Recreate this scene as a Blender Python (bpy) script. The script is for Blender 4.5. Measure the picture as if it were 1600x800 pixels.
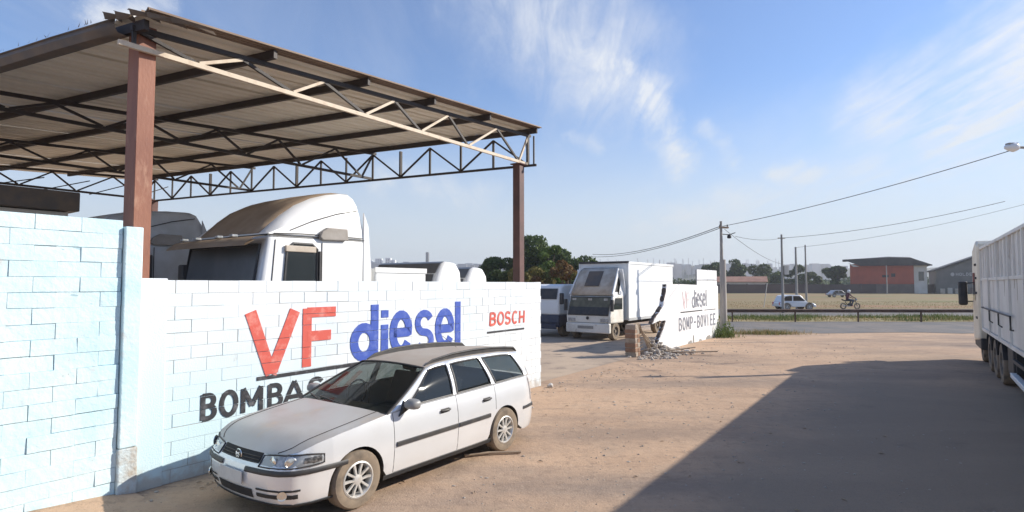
import bpy, bmesh, math, random
import numpy as np
from mathutils import Vector, Matrix
random.seed(7); np.random.seed(7)
SC = bpy.context.scene
for o in list(bpy.data.objects): bpy.data.objects.remove(o)
C = SC.collection
R = math.radians
PI = math.pi

# ---------------------------------------------------------------- camera, sky, sun, exposure
FPX = 900.0
CAM_H = 2.4
cd = bpy.data.cameras.new('camera'); cam = bpy.data.objects.new('camera', cd); C.objects.link(cam)
cd.sensor_width = 36; cd.lens = 36*FPX/1600; cd.clip_start = .05; cd.clip_end = 6000
cam.location = (0, 0, CAM_H); cam.rotation_euler = (R(90)+math.atan(44/FPX), 0, 0)
SC.camera = cam

HD = math.atan(650/FPX)                       # the street runs HD to the right of the view
U = Vector((math.sin(HD), math.cos(HD), 0)); V = Vector((math.cos(HD), -math.sin(HD), 0))
RZ = PI/2-HD
def xy(s, t, z=0.0): return Vector((s*U.x+t*V.x, s*U.y+t*V.y, z))

SUN_EL = R(29.0)
sdir = (4.3*U+3.95*V).normalized()            # horizontal direction towards the sun
sun_dir = Vector((sdir.x*math.cos(SUN_EL), sdir.y*math.cos(SUN_EL), math.sin(SUN_EL)))
sl = bpy.data.lights.new('sun', 'SUN'); sl.energy = 4.6; sl.angle = R(.53); sl.color = (1, .93, .82)
so = bpy.data.objects.new('sun', sl); C.objects.link(so)
so.rotation_euler = (-sun_dir).to_track_quat('-Z', 'Y').to_euler(); so.location = (30, 0, 40)

W = bpy.data.worlds.new('World'); SC.world = W; W.use_nodes = True
def world():
    nt = W.node_tree; N = nt.nodes; L = nt.links; N.clear()
    out = N.new('ShaderNodeOutputWorld'); bg = N.new('ShaderNodeBackground'); L.new(bg.outputs[0], out.inputs[0])
    sky = N.new('ShaderNodeTexSky'); sky.sky_type = 'NISHITA'; sky.sun_disc = False
    sky.sun_elevation = SUN_EL; sky.sun_rotation = math.atan2(sdir.x, sdir.y)
    sky.air_density = 1.2; sky.dust_density = .6; sky.ozone_density = 3.0; sky.altitude = 600
    bg.inputs[1].default_value = .15
    tint = N.new('ShaderNodeMix'); tint.data_type = 'RGBA'; tint.blend_type = 'MULTIPLY'; tint.inputs[0].default_value = 1; L.new(sky.outputs[0], tint.inputs[6]); tint.inputs[7].default_value = (.56,.67,.85,1)
    tc = N.new('ShaderNodeTexCoord'); sep = N.new('ShaderNodeSeparateXYZ'); L.new(tc.outputs['Generated'], sep.inputs[0])
    def math_(op, a, b=None, c=None):
        n = N.new('ShaderNodeMath'); n.operation = op
        for i, v in enumerate((a, b, c)):
            if v is None: continue
            if isinstance(v, (int, float)): n.inputs[i].default_value = v
            else: L.new(v, n.inputs[i])
        return n.outputs[0]
    zc = math_('MAXIMUM', sep.outputs[2], .02)
    zz = math_('ADD', zc, .12)
    px = math_('DIVIDE', sep.outputs[0], zz); py = math_('DIVIDE', sep.outputs[1], zz)
    cmb = N.new('ShaderNodeCombineXYZ'); L.new(px, cmb.inputs[0]); L.new(py, cmb.inputs[1])
    mp = N.new('ShaderNodeMapping'); L.new(cmb.outputs[0], mp.inputs[0])
    mp.inputs['Rotation'].default_value = (0, 0, R(22)); mp.inputs['Scale'].default_value = (1.7, .62, 1)
    n1 = N.new('ShaderNodeTexNoise'); L.new(mp.outputs[0], n1.inputs[0])
    n1.inputs['Scale'].default_value = 1.1; n1.inputs['Detail'].default_value = 9; n1.inputs['Roughness'].default_value = .62; n1.inputs['Distortion'].default_value = .6
    r1 = N.new('ShaderNodeMapRange'); L.new(n1.outputs[0], r1.inputs[0]); r1.inputs[1].default_value = .50; r1.inputs[2].default_value = .80
    # wisps standing in named parts of the sky (directions), frayed by the noise
    def dirn(x, y):
        a, b = (x-800)/FPX, (400-y)/FPX; p = math.atan(44/FPX)
        return Vector((a, math.cos(p)-b*math.sin(p), b*math.cos(p)+math.sin(p))).normalized()
    nd = N.new('ShaderNodeTexNoise'); L.new(tc.outputs['Generated'], nd.inputs[0]); nd.inputs['Scale'].default_value = 5; nd.inputs['Detail'].default_value = 8; nd.inputs['Roughness'].default_value = .65
    ndm = N.new('ShaderNodeVectorMath'); ndm.operation = 'MULTIPLY_ADD'; L.new(nd.outputs['Color'], ndm.inputs[0])
    ndm.inputs[1].default_value = (.17, .17, .17); L.new(tc.outputs['Generated'], ndm.inputs[2])
    nsub = N.new('ShaderNodeVectorMath'); nsub.operation = 'SUBTRACT'; L.new(ndm.outputs[0], nsub.inputs[0]); nsub.inputs[1].default_value = (.085, .085, .085)
    nrm = N.new('ShaderNodeVectorMath'); nrm.operation = 'NORMALIZE'; L.new(nsub.outputs[0], nrm.inputs[0])
    total = None
    for (xa, ya, xb, yb, wd, st) in ((760, -60, 960, 110, .12, .8), (880, 50, 1000, 150, .06, 1.0), (980, 120, 1050, 255, .035, 1.25), (1620, 40, 1390, 165, .08, .9), (1650, 70, 1520, 185, .10, 1.25), (1000, 345, 1150, 330, .03, .7),
                                  (1215, 258, 1275, 262, .022, .75), (1130, 330, 1400, 265, .04, .7), (600, 290, 760, 300, .035, .55), (890, 205, 925, 222, .022, .5), (1100, 220, 1130, 250, .02, .5), (180, 20, 260, 12, .03, .8)):
        A, B = dirn(xa, ya), dirn(xb, yb); ax = (B-A); ln = ax.length; ax.normalize()
        v = N.new('ShaderNodeVectorMath'); v.operation = 'SUBTRACT'; L.new(nrm.outputs[0], v.inputs[0]); v.inputs[1].default_value = A
        d = N.new('ShaderNodeVectorMath'); d.operation = 'DOT_PRODUCT'; L.new(v.outputs[0], d.inputs[0]); d.inputs[1].default_value = ax
        h = math_('MINIMUM', math_('MAXIMUM', d.outputs['Value'], 0), ln)
        s = N.new('ShaderNodeVectorMath'); s.operation = 'SCALE'; s.inputs[0].default_value = ax; L.new(h, s.inputs['Scale'])
        e = N.new('ShaderNodeVectorMath'); e.operation = 'DISTANCE'; L.new(v.outputs[0], e.inputs[0]); L.new(s.outputs[0], e.inputs[1])
        mr = N.new('ShaderNodeMapRange'); mr.interpolation_type = 'SMOOTHSTEP'; L.new(e.outputs['Value'], mr.inputs[0])
        mr.inputs[1].default_value = wd*1.25; mr.inputs[2].default_value = 0; mr.inputs[4].default_value = st
        total = mr.outputs[0] if total is None else math_('MAXIMUM', total, mr.outputs[0])
    mpf = N.new('ShaderNodeMapping'); L.new(cmb.outputs[0], mpf.inputs[0]); mpf.inputs['Rotation'].default_value = (0,0,R(-24)); mpf.inputs['Scale'].default_value = (5.5,1.0,1)
    nf = N.new('ShaderNodeTexNoise'); L.new(mpf.outputs[0], nf.inputs[0]); nf.inputs['Scale'].default_value = 1.6; nf.inputs['Detail'].default_value = 10; nf.inputs['Roughness'].default_value = .66; nf.inputs['Distortion'].default_value = .8
    nmix = math_('ADD', math_('MULTIPLY', n1.outputs[0], .5), math_('MULTIPLY', nf.outputs[0], .5))
    n2 = N.new('ShaderNodeMapRange'); L.new(nmix, n2.inputs[0]); n2.inputs[1].default_value = .38; n2.inputs[2].default_value = .60
    wis = math_('MULTIPLY', total, math_('MULTIPLY_ADD', n2.outputs[0], .85, .12))
    veil = math_('MULTIPLY', r1.outputs[0], .22)
    cl = math_('MINIMUM', math_('ADD', math_('MULTIPLY', wis, 1.05), veil), .9)
    mix = N.new('ShaderNodeMix'); mix.data_type = 'RGBA'; L.new(cl, mix.inputs[0]); L.new(tint.outputs[2], mix.inputs[6]); mix.inputs[7].default_value = (4.3, 4.45, 4.7, 1)
    # high thin milk over the whole sky, thicker towards the horizon
    hz = N.new('ShaderNodeMapRange'); L.new(zc, hz.inputs[0]); hz.inputs[1].default_value = .0; hz.interpolation_type = 'SMOOTHSTEP'; hz.inputs[2].default_value = .34; hz.inputs[3].default_value = .92; hz.inputs[4].default_value = .09
    mix2 = N.new('ShaderNodeMix'); mix2.data_type = 'RGBA'; L.new(hz.outputs[0], mix2.inputs[0]); L.new(mix.outputs[2], mix2.inputs[6]); mix2.inputs[7].default_value = (3.6, 3.85, 4.1, 1)
    L.new(mix2.outputs[2], bg.inputs[0])
world()
SC.view_settings.view_transform = 'Standard'; SC.view_settings.look = 'None'; SC.view_settings.exposure = .45; SC.view_settings.gamma = 1
SC.render.engine = 'CYCLES'; SC.cycles.use_denoising = True; SC.cycles.max_bounces = 6; SC.cycles.volume_bounces = 0

# ---------------------------------------------------------------- helpers
def lin(c):
    return tuple(((x/255)/12.92 if x/255 <= .04045 else ((x/255+.055)/1.055)**2.4) for x in c)
MATS = {}
def mat(name, c1, c2=None, rough=.6, metal=0, scale=4, detail=6, lo=.4, hi=.62, bump=0, bscale=40, c3=None, s3=1.2, lo3=.55, hi3=.7, coat=0, stretch=None, c4=None, s4=9, lo4=.6, hi4=.7, spec=.5, world=False):
    """principled material; c2, c3, c4 are grime/wear colours laid in by noise in object space"""
    m = bpy.data.materials.new(name); m.use_nodes = True; MATS[name] = m
    nt = m.node_tree; N = nt.nodes; L = nt.links; b = N['Principled BSDF']
    b.inputs['Roughness'].default_value = rough; b.inputs['Metallic'].default_value = metal; b.inputs['Base Color'].default_value = (*c1, 1)
    b.inputs['Coat Weight'].default_value = coat; b.inputs['Specular IOR Level'].default_value = spec
    tc = N.new('ShaderNodeTexCoord'); src = tc.outputs['Object']
    if world: src = N.new('ShaderNodeNewGeometry').outputs['Position']
    if stretch:
        mp = N.new('ShaderNodeMapping'); mp.inputs['Scale'].default_value = stretch; L.new(src, mp.inputs[0]); src = mp.outputs[0]
    col = None
    for (c, s, a, z) in ((c2, scale, lo, hi), (c3, s3, lo3, hi3), (c4, s4, lo4, hi4)):
        if c is None: continue
        n = N.new('ShaderNodeTexNoise'); L.new(src, n.inputs[0]); n.inputs['Scale'].default_value = s; n.inputs['Detail'].default_value = detail; n.inputs['Roughness'].default_value = .6
        r = N.new('ShaderNodeMapRange'); L.new(n.outputs[0], r.inputs[0]); r.inputs[1].default_value = a; r.inputs[2].default_value = z
        x = N.new('ShaderNodeMix'); x.data_type = 'RGBA'; L.new(r.outputs[0], x.inputs[0])
        if col is None: x.inputs[6].default_value = (*c1, 1)
        else: L.new(col, x.inputs[6])
        x.inputs[7].default_value = (*c, 1); col = x.outputs[2]
    if col is not None: L.new(col, b.inputs['Base Color'])
    if bump:
        n = N.new('ShaderNodeTexNoise'); L.new(src, n.inputs[0]); n.inputs['Scale'].default_value = bscale; n.inputs['Detail'].default_value = 8
        bp = N.new('ShaderNodeBump'); bp.inputs['Strength'].default_value = bump; bp.inputs['Distance'].default_value = .02
        L.new(n.outputs[0], bp.inputs['Height']); L.new(bp.outputs[0], b.inputs['Normal'])
    return m

class MB:
    def __init__(s): s.v = []; s.f = []
    def add(s, vs, fs):
        k = len(s.v); s.v += [tuple(p) for p in vs]; s.f += [tuple(i+k for i in f) for f in fs]; return s
    def box(s, x0, x1, y0, y1, z0, z1):
        return s.add([(x0,y0,z0),(x1,y0,z0),(x1,y1,z0),(x0,y1,z0),(x0,y0,z1),(x1,y0,z1),(x1,y1,z1),(x0,y1,z1)],
                     [(3,2,1,0),(4,5,6,7),(0,1,5,4),(1,2,6,5),(2,3,7,6),(3,0,4,7)])
    def bar(s, p, q, w, h=None):
        p = Vector(p); q = Vector(q); h = h or w; d = (q-p).normalized()
        up = Vector((0,0,1)) if abs(d.z) < .95 else Vector((0,1,0))
        a = d.cross(up).normalized()*w/2; b = a.cross(d).normalized()*h/2
        return s.add([p-a-b,p+a-b,p+a+b,p-a+b,q-a-b,q+a-b,q+a+b,q-a+b], [(0,1,2,3),(7,6,5,4),(0,4,5,1),(1,5,6,2),(2,6,7,3),(3,7,4,0)])
    def tube(s, pts, r, n=6, cap=True):
        pts = [Vector(p) for p in pts]; rs = r if isinstance(r, (list, tuple)) else [r]*len(pts)
        k = len(s.v); ref = None
        for i, p in enumerate(pts):
            d = (pts[min(i+1,len(pts)-1)]-pts[max(i-1,0)]).normalized()
            if ref is None: ref = d.orthogonal().normalized()
            a = (ref-d*ref.dot(d)).normalized(); ref = a; b = d.cross(a)
            for j in range(n):
                t = 2*PI*j/n; s.v.append(tuple(p+(a*math.cos(t)+b*math.sin(t))*rs[i]))
        for i in range(len(pts)-1):
            for j in range(n):
                s.f.append((k+i*n+j, k+i*n+(j+1)%n, k+(i+1)*n+(j+1)%n, k+(i+1)*n+j))
        if cap:
            s.f.append(tuple(k+j for j in range(n-1,-1,-1))); s.f.append(tuple(k+(len(pts)-1)*n+j for j in range(n)))
        return s
    def prism(s, poly, y0, y1, ax='y'):
        n = len(poly)
        f3 = {'y': lambda p, w: (p[0], w, p[1]), 'z': lambda p, w: (p[0], p[1], w), 'x': lambda p, w: (w, p[0], p[1])}[ax]
        return s.add([f3(p, y0) for p in poly]+[f3(p, y1) for p in poly],
                     [tuple(range(n)), tuple(range(2*n-1, n-1, -1))]+[(i+n, (i+1)%n+n, (i+1)%n, i) for i in range(n)])
    def grid(s, rows, flip=False, close=False):
        k = len(s.v); n = len(rows[0])
        for r in rows: s.v += [tuple(p) for p in r]
        for i in range(len(rows)-1):
            for j in range(n-1 if not close else n):
                q = (k+i*n+j, k+i*n+(j+1)%n, k+(i+1)*n+(j+1)%n, k+(i+1)*n+j)
                s.f.append(q[::-1] if flip else q)
        return s
    def lathe(s, prof, n=24, c=(0,0,0), ax='y'):      # prof: (radius, offset along the axis)
        rows = []
        for (r, o) in prof:
            row = []
            for j in range(n):
                t = 2*PI*j/n; a, b = r*math.cos(t), r*math.sin(t)
                row.append({'y': (c[0]+a, c[1]+o, c[2]+b), 'z': (c[0]+a, c[1]+b, c[2]+o), 'x': (c[0]+o, c[1]+a, c[2]+b)}[ax])
            rows.append(row)
        return s.grid(rows, close=True)
    def build(s, name, m, parent=None, bevel=0, smooth=0, loc=None, solid=0, seg=2):
        me = bpy.data.meshes.new(name)
        me.from_pydata(s.v, [], s.f)
        bm = bmesh.new(); bm.from_mesh(me)
        bmesh.ops.remove_doubles(bm, verts=bm.verts, dist=1e-5)
        bmesh.ops.dissolve_degenerate(bm, edges=bm.edges, dist=1e-5)
        bmesh.ops.recalc_face_normals(bm, faces=bm.faces); bm.to_mesh(me); bm.free()
        o = bpy.data.objects.new(name, me); C.objects.link(o)
        if m: me.materials.append(m)
        if parent: o.parent = parent
        if loc is not None: o.location = loc
        if solid:
            md = o.modifiers.new('solid', 'SOLIDIFY'); md.thickness = solid; md.offset = -1
        if bevel:
            md = o.modifiers.new('bevel', 'BEVEL'); md.width = bevel; md.segments = seg; md.limit_method = 'ANGLE'; md.angle_limit = R(35)
        if smooth:
            for p in me.polygons: p.use_smooth = True
            me.set_sharp_from_angle(angle=R(smooth))
        return o
def tag(o, label=None, cat=None, group=None, kind=None):
    if label: o['label'] = label
    if cat: o['category'] = cat
    if group: o['group'] = group
    if kind: o['kind'] = kind
    return o
def thing(name, label, cat, loc=(0,0,0), rz=0, group=None):
    o = bpy.data.objects.new(name, None); C.objects.link(o); o.location = loc; o.rotation_euler = (0,0,rz); o.empty_display_size = .3
    return tag(o, label, cat, group)
def street(name, label, cat, s, t, z=0, group=None, rz=0): return thing(name, label, cat, xy(s,t,z), RZ+rz, group)
def share(name, me, m, parent, loc=(0,0,0), rot=None, sc=None):
    o = bpy.data.objects.new(name, me); C.objects.link(o); o.parent = parent; o.location = loc
    if rot is not None: o.rotation_euler = rot
    if sc is not None: o.scale = sc
    return o
def copy_tree(o, parent=None):
    c = o.copy(); C.objects.link(c); c.parent = parent
    for ch in list(o.children): copy_tree(ch, c)
    return c

# ---------------------------------------------------------------- materials
M_block = mat('painted_block', (.745,.775,.785), (.62,.72,.765), rough=.75, scale=.55, lo=.42, hi=.7, bump=.25, bscale=60, c3=(.55,.52,.47), s3=3.2, lo3=.66, hi3=.8, c4=(.42,.38,.33), s4=14, lo4=.70, hi4=.78, world=True)
M_blue = mat('blue_washed_block', (.53,.725,.785), (.68,.79,.81), rough=.85, scale=1.6, lo=.35, hi=.7, bump=.5, bscale=16, c3=(.56,.60,.60), s3=6, lo3=.62, hi3=.75, c4=(.28,.24,.2), s4=17, lo4=.69, hi4=.76, world=True)
def blue_wash(m):
    """an older pale blue coat on the end of the wall next to the pier, fraying out along the street"""
    nt = m.node_tree; N = nt.nodes; L = nt.links; b = N['Principled BSDF']; old = b.inputs['Base Color'].links[0].from_socket
    g = N.new('ShaderNodeNewGeometry'); d = N.new('ShaderNodeVectorMath'); d.operation = 'DOT_PRODUCT'; L.new(g.outputs['Position'], d.inputs[0]); d.inputs[1].default_value = U
    n = N.new('ShaderNodeTexNoise'); L.new(g.outputs['Position'], n.inputs[0]); n.inputs['Scale'].default_value = 1.3; n.inputs['Detail'].default_value = 8
    a = N.new('ShaderNodeMath'); a.operation = 'MULTIPLY_ADD'; L.new(n.outputs[0], a.inputs[0]); a.inputs[1].default_value = 3.2
    sz = N.new('ShaderNodeSeparateXYZ'); L.new(g.outputs['Position'], sz.inputs[0]); zz = N.new('ShaderNodeMath'); zz.operation = 'MULTIPLY_ADD'; L.new(sz.outputs[2], zz.inputs[0]); zz.inputs[1].default_value = 1.6; L.new(d.outputs['Value'], zz.inputs[2]); L.new(zz.outputs[0], a.inputs[2])
    r = N.new('ShaderNodeMapRange'); r.interpolation_type = 'SMOOTHSTEP'; L.new(a.outputs[0], r.inputs[0]); r.inputs[1].default_value = 9.6; r.inputs[2].default_value = 5.4; r.inputs[4].default_value = .9
    x = N.new('ShaderNodeMix'); x.data_type = 'RGBA'; L.new(r.outputs[0], x.inputs[0]); L.new(old, x.inputs[6]); x.inputs[7].default_value = (.56,.74,.79,1)
    n2 = N.new('ShaderNodeTexNoise'); L.new(g.outputs['Position'], n2.inputs[0]); n2.inputs['Scale'].default_value = 5; n2.inputs['Detail'].default_value = 9     # mud splashed up from the yard
    h = N.new('ShaderNodeMath'); h.operation = 'MULTIPLY_ADD'; L.new(n2.outputs[0], h.inputs[0]); h.inputs[1].default_value = -.75; L.new(sz.outputs[2], h.inputs[2])
    q = N.new('ShaderNodeMapRange'); q.interpolation_type = 'SMOOTHSTEP'; L.new(h.outputs[0], q.inputs[0]); q.inputs[1].default_value = -.12; q.inputs[2].default_value = -.36; q.inputs[4].default_value = .6
    y = N.new('ShaderNodeMix'); y.data_type = 'RGBA'; L.new(q.outputs[0], y.inputs[0]); L.new(x.outputs[2], y.inputs[6]); y.inputs[7].default_value = (.42,.33,.25,1); L.new(y.outputs[2], b.inputs['Base Color'])
blue_wash(M_block)
M_core = mat('mortar', (.50,.50,.49), (.34,.33,.32), rough=.9, scale=3)
M_coreb = mat('blue_mortar', (.40,.56,.62), (.30,.40,.44), rough=.9, scale=3)
M_stain = mat('stained_render', (.60,.72,.76), (.40,.31,.22), rough=.85, scale=2.2, lo=.42, hi=.6, bump=.5, bscale=35)
M_conc = mat('concrete', (.36,.34,.31), (.26,.25,.23), rough=.9, scale=3, bump=.4)
M_red = mat('red_paint', (.62,.105,.075), (.70,.27,.22), rough=.7, scale=7, lo=.5, hi=.72)
M_bluep = mat('blue_paint', (.045,.095,.42), (.14,.20,.52), rough=.7, scale=6, lo=.5, hi=.75)
M_black = mat('black_paint', (.03,.03,.035), (.16,.16,.17), rough=.75, scale=7, lo=.52, hi=.76)
M_pink = mat('faded_pink_paint', (.68,.52,.53), (.72,.66,.66), rough=.8, scale=4)
M_grey_l = mat('faded_grey_paint', (.17,.18,.22), (.45,.46,.48), rough=.8, scale=6, lo=.45, hi=.7)
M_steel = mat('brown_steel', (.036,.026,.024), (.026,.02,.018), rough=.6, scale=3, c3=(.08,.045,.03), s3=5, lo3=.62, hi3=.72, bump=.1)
M_primer = mat('rust_primer', (.30,.125,.075), (.23,.09,.055), rough=.6, scale=2.5, c3=(.42,.23,.15), s3=4, lo3=.6, hi3=.72, bump=.15, stretch=(1,1,.35))
M_maroon = mat('maroon_steel', (.13,.06,.05), (.09,.045,.04), rough=.6, scale=2.5)
M_litcream = mat('sunlit_cream_steel', (.60,.50,.38), (.46,.34,.24), rough=.6, scale=5, lo=.5, hi=.7)
M_sheet = mat('galvanised_sheet', (.86,.79,.67), (.76,.69,.57), rough=.55, metal=.0, scale=1.2, stretch=(.35,2.2,1), c3=(.60,.50,.38), s3=2.3, lo3=.62, hi3=.78)
M_shadesheet = mat('shaded_sheet', (.26,.19,.14), (.17,.115,.08), rough=.75, scale=2.2, stretch=(.35,2.2,1))
M_gutter = mat('dark_gutter', (.11,.095,.085), (.16,.12,.09), rough=.6, scale=3)
M_dark = mat('dark_plastic', (.035,.035,.038), (.06,.055,.05), rough=.55, scale=5)
M_rubber = mat('dusty_rubber', (.07,.06,.05), (.25,.195,.14), rough=.9, scale=5, lo=.22, hi=.5)
M_under = mat('underbody', (.02,.02,.022), (.04,.035,.03), rough=.8)
M_white = mat('white_truck_paint', (.80,.80,.79), (.72,.71,.68), rough=.35, scale=1.1, lo=.5, hi=.75, coat=.3, c3=(.52,.47,.40), s3=4.5, lo3=.68, hi3=.82)
M_whiteb = mat('white_box_panel', (.80,.81,.80), (.71,.70,.67), rough=.45, scale=.9, lo=.5, hi=.75, c3=(.50,.45,.38), s3=3.2, lo3=.70, hi3=.82)
M_dusty = mat('dusty_white', (.56,.50,.42), (.42,.34,.26), rough=.6, scale=2, lo=.42, hi=.64)
M_tan = mat('tan_coat', (.34,.25,.17), (.26,.185,.12), rough=.75, scale=2, lo=.4, hi=.65)
M_greyt = mat('grey_truck_paint', (.50,.51,.52), (.40,.40,.39), rough=.45, scale=1.5)
M_trail = mat('trailer_panel', (.84,.80,.73), (.66,.62,.555), rough=.5, scale=1.3, lo=.42, hi=.7, stretch=(1,1,.25), c3=(.55,.46,.36), s3=7, lo3=.63, hi3=.74)
M_streak = mat('rust_streak', (.33,.22,.14), (.5,.42,.32), rough=.8, scale=6, stretch=(3,3,.6))
M_creamt = mat('cream_cab', (.86,.78,.62), (.72,.64,.5), rough=.45, scale=1.6)
M_glass = mat('dark_glass', (.02,.026,.028), rough=.06, spec=.8)
M_glassd = mat('dusty_windshield', (.085,.092,.10), (.12,.125,.13), rough=.28, scale=1.3, spec=.5)
M_olive = mat('olive_reflection_glass', (.13,.125,.09), (.19,.18,.13), rough=.35, scale=2.5, lo=.45, hi=.6, spec=.15)
M_hub = mat('dusty_steel_hub', (.16,.14,.12), (.24,.19,.14), rough=.7, scale=7)
M_chrome = mat('bright_metal', (.72,.72,.70), rough=.22, metal=.9)
M_alloy = mat('alloy', (.66,.65,.62), (.50,.45,.38), rough=.4, metal=.45, scale=9, lo=.5, hi=.7)
M_bluet = mat('blue_truck_paint', (.03,.035,.07), (.055,.06,.085), rough=.45, scale=3)
M_brick = mat('red_clay', (.33,.20,.13), (.25,.145,.095), rough=.9, scale=5, bump=.4)
M_mort = mat('pale_mortar', (.42,.35,.28), (.33,.27,.21), rough=.95, scale=8, bump=.5)
M_wood = mat('old_plank', (.42,.32,.22), (.30,.22,.15), rough=.85, scale=6, stretch=(.3,4,4))
M_strand = mat('pale_bent_wire', (.50,.40,.28), (.36,.26,.17), rough=.8, scale=8)
M_rub = mat('rubble', (.50,.44,.37), (.34,.29,.24), rough=.95, scale=6, bump=.6)
M_crackshade = mat('crack_shadow', (.13,.10,.08), (.09,.07,.06), rough=.95, scale=9)
M_cabw = mat('dulled_white_cab', (.80,.77,.70), (.64,.59,.51), rough=.5, scale=1.8, lo=.45, hi=.7, c3=(.45,.37,.28), s3=3, lo3=.62, hi3=.76)
M_rub2 = mat('rubble_white', (.66,.64,.60), (.45,.40,.34), rough=.9, scale=7, bump=.5)
M_pole = mat('concrete_pole', (.38,.36,.33), (.29,.27,.25), rough=.9, scale=2, stretch=(3,3,.4), bump=.2)
M_rust = mat('rusty_rail', (.085,.05,.038), (.14,.075,.05), rough=.75, scale=2)
M_redb = mat('red_render', (.46,.10,.055), (.38,.085,.05), rough=.85, scale=.3)
M_roofd = mat('dark_roof', (.035,.032,.034), (.06,.055,.055), rough=.7, scale=.4)
M_fence = mat('brown_wall', (.088,.06,.055), (.12,.08,.07), rough=.9, scale=.15)
M_tile = mat('clay_tile_roof', (.42,.22,.15), (.34,.17,.12), rough=.9, scale=.6)
M_wallw = mat('pale_render', (.66,.62,.56), (.58,.53,.46), rough=.85, scale=.5)
M_shedg = mat('grey_shed_sheet', (.13,.13,.125), (.17,.165,.155), rough=.7, scale=.4)
M_city = mat('city_render', (.55,.54,.52), (.42,.41,.40), rough=.9, scale=.05)
M_hill = mat('far_scrub', (.10,.11,.07), (.16,.15,.10), rough=1, scale=.012, detail=8)
M_bark = mat('bark', (.13,.095,.065), (.08,.06,.045), rough=.95, scale=3, stretch=(3,3,.5), bump=.5, bscale=12)
M_skin = mat('skin', (.42,.26,.18), rough=.6)
M_cloth = mat('maroon_cloth', (.16,.05,.06), (.10,.035,.05), rough=.9)
M_jeans = mat('dark_jeans', (.03,.04,.07), (.05,.06,.09), rough=.9)
M_helmet = mat('white_helmet', (.78,.77,.75), rough=.25)
M_bike = mat('black_bike_paint', (.02,.02,.022), rough=.35)
M_wire = mat('black_cable', (.012,.012,.014), rough=.6)
M_lampglass = mat('lamp_bowl', (.75,.76,.76), rough=.2)

def leaf_mat(name, a, b, c, tr=.25):
    m = bpy.data.materials.new(name); m.use_nodes = True; nt = m.node_tree; N = nt.nodes; L = nt.links; p = N['Principled BSDF']
    p.inputs['Roughness'].default_value = .65; p.inputs['Specular IOR Level'].default_value = .25
    g = N.new('ShaderNodeNewGeometry'); tc = N.new('ShaderNodeTexCoord'); n = N.new('ShaderNodeTexNoise'); L.new(tc.outputs['Object'], n.inputs[0]); n.inputs['Scale'].default_value = .7; n.inputs['Detail'].default_value = 4
    cr = N.new('ShaderNodeValToRGB'); e = cr.color_ramp.elements
    e[0].color = (*a,1); e[0].position = .15; e[1].color = (*c,1); e[1].position = .9; q = e.new(.5); q.color = (*b,1)
    ad = N.new('ShaderNodeMath'); ad.operation = 'MULTIPLY_ADD'; L.new(g.outputs['Random Per Island'], ad.inputs[0]); ad.inputs[1].default_value = .5
    mr = N.new('ShaderNodeMapRange'); L.new(n.outputs[0], mr.inputs[0]); mr.inputs[1].default_value = .3; mr.inputs[2].default_value = .7; mr.inputs[4].default_value = .5
    L.new(mr.outputs[0], ad.inputs[2]); L.new(ad.outputs[0], cr.inputs[0]); L.new(cr.outputs[0], p.inputs['Base Color'])
    t = N.new('ShaderNodeBsdfTranslucent'); L.new(cr.outputs[0], t.inputs[0]); mx = N.new('ShaderNodeMixShader'); mx.inputs[0].default_value = tr
    L.new(p.outputs[0], mx.inputs[1]); L.new(t.outputs[0], mx.inputs[2]); L.new(mx.outputs[0], N['Material Output'].inputs[0])
    return m
M_leaf = leaf_mat('dark_leaves', (.028,.050,.016), (.062,.100,.028), (.12,.165,.042))
M_leaf2 = leaf_mat('mid_leaves', (.035,.055,.016), (.075,.105,.03), (.14,.16,.05))
M_leafg = leaf_mat('light_green_leaves', (.06,.10,.02), (.11,.17,.03), (.20,.25,.06))
M_leafr = leaf_mat('russet_leaves', (.13,.07,.03), (.19,.10,.04), (.22,.18,.05))
M_leafy = leaf_mat('yellow_leaves', (.10,.10,.025), (.17,.15,.035), (.26,.20,.06))
M_grassd = leaf_mat('dry_grass', (.26,.19,.085), (.36,.27,.12), (.46,.36,.18), .15)
M_grassg = leaf_mat('green_grass', (.06,.10,.02), (.12,.17,.04), (.24,.25,.08), .15)

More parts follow.
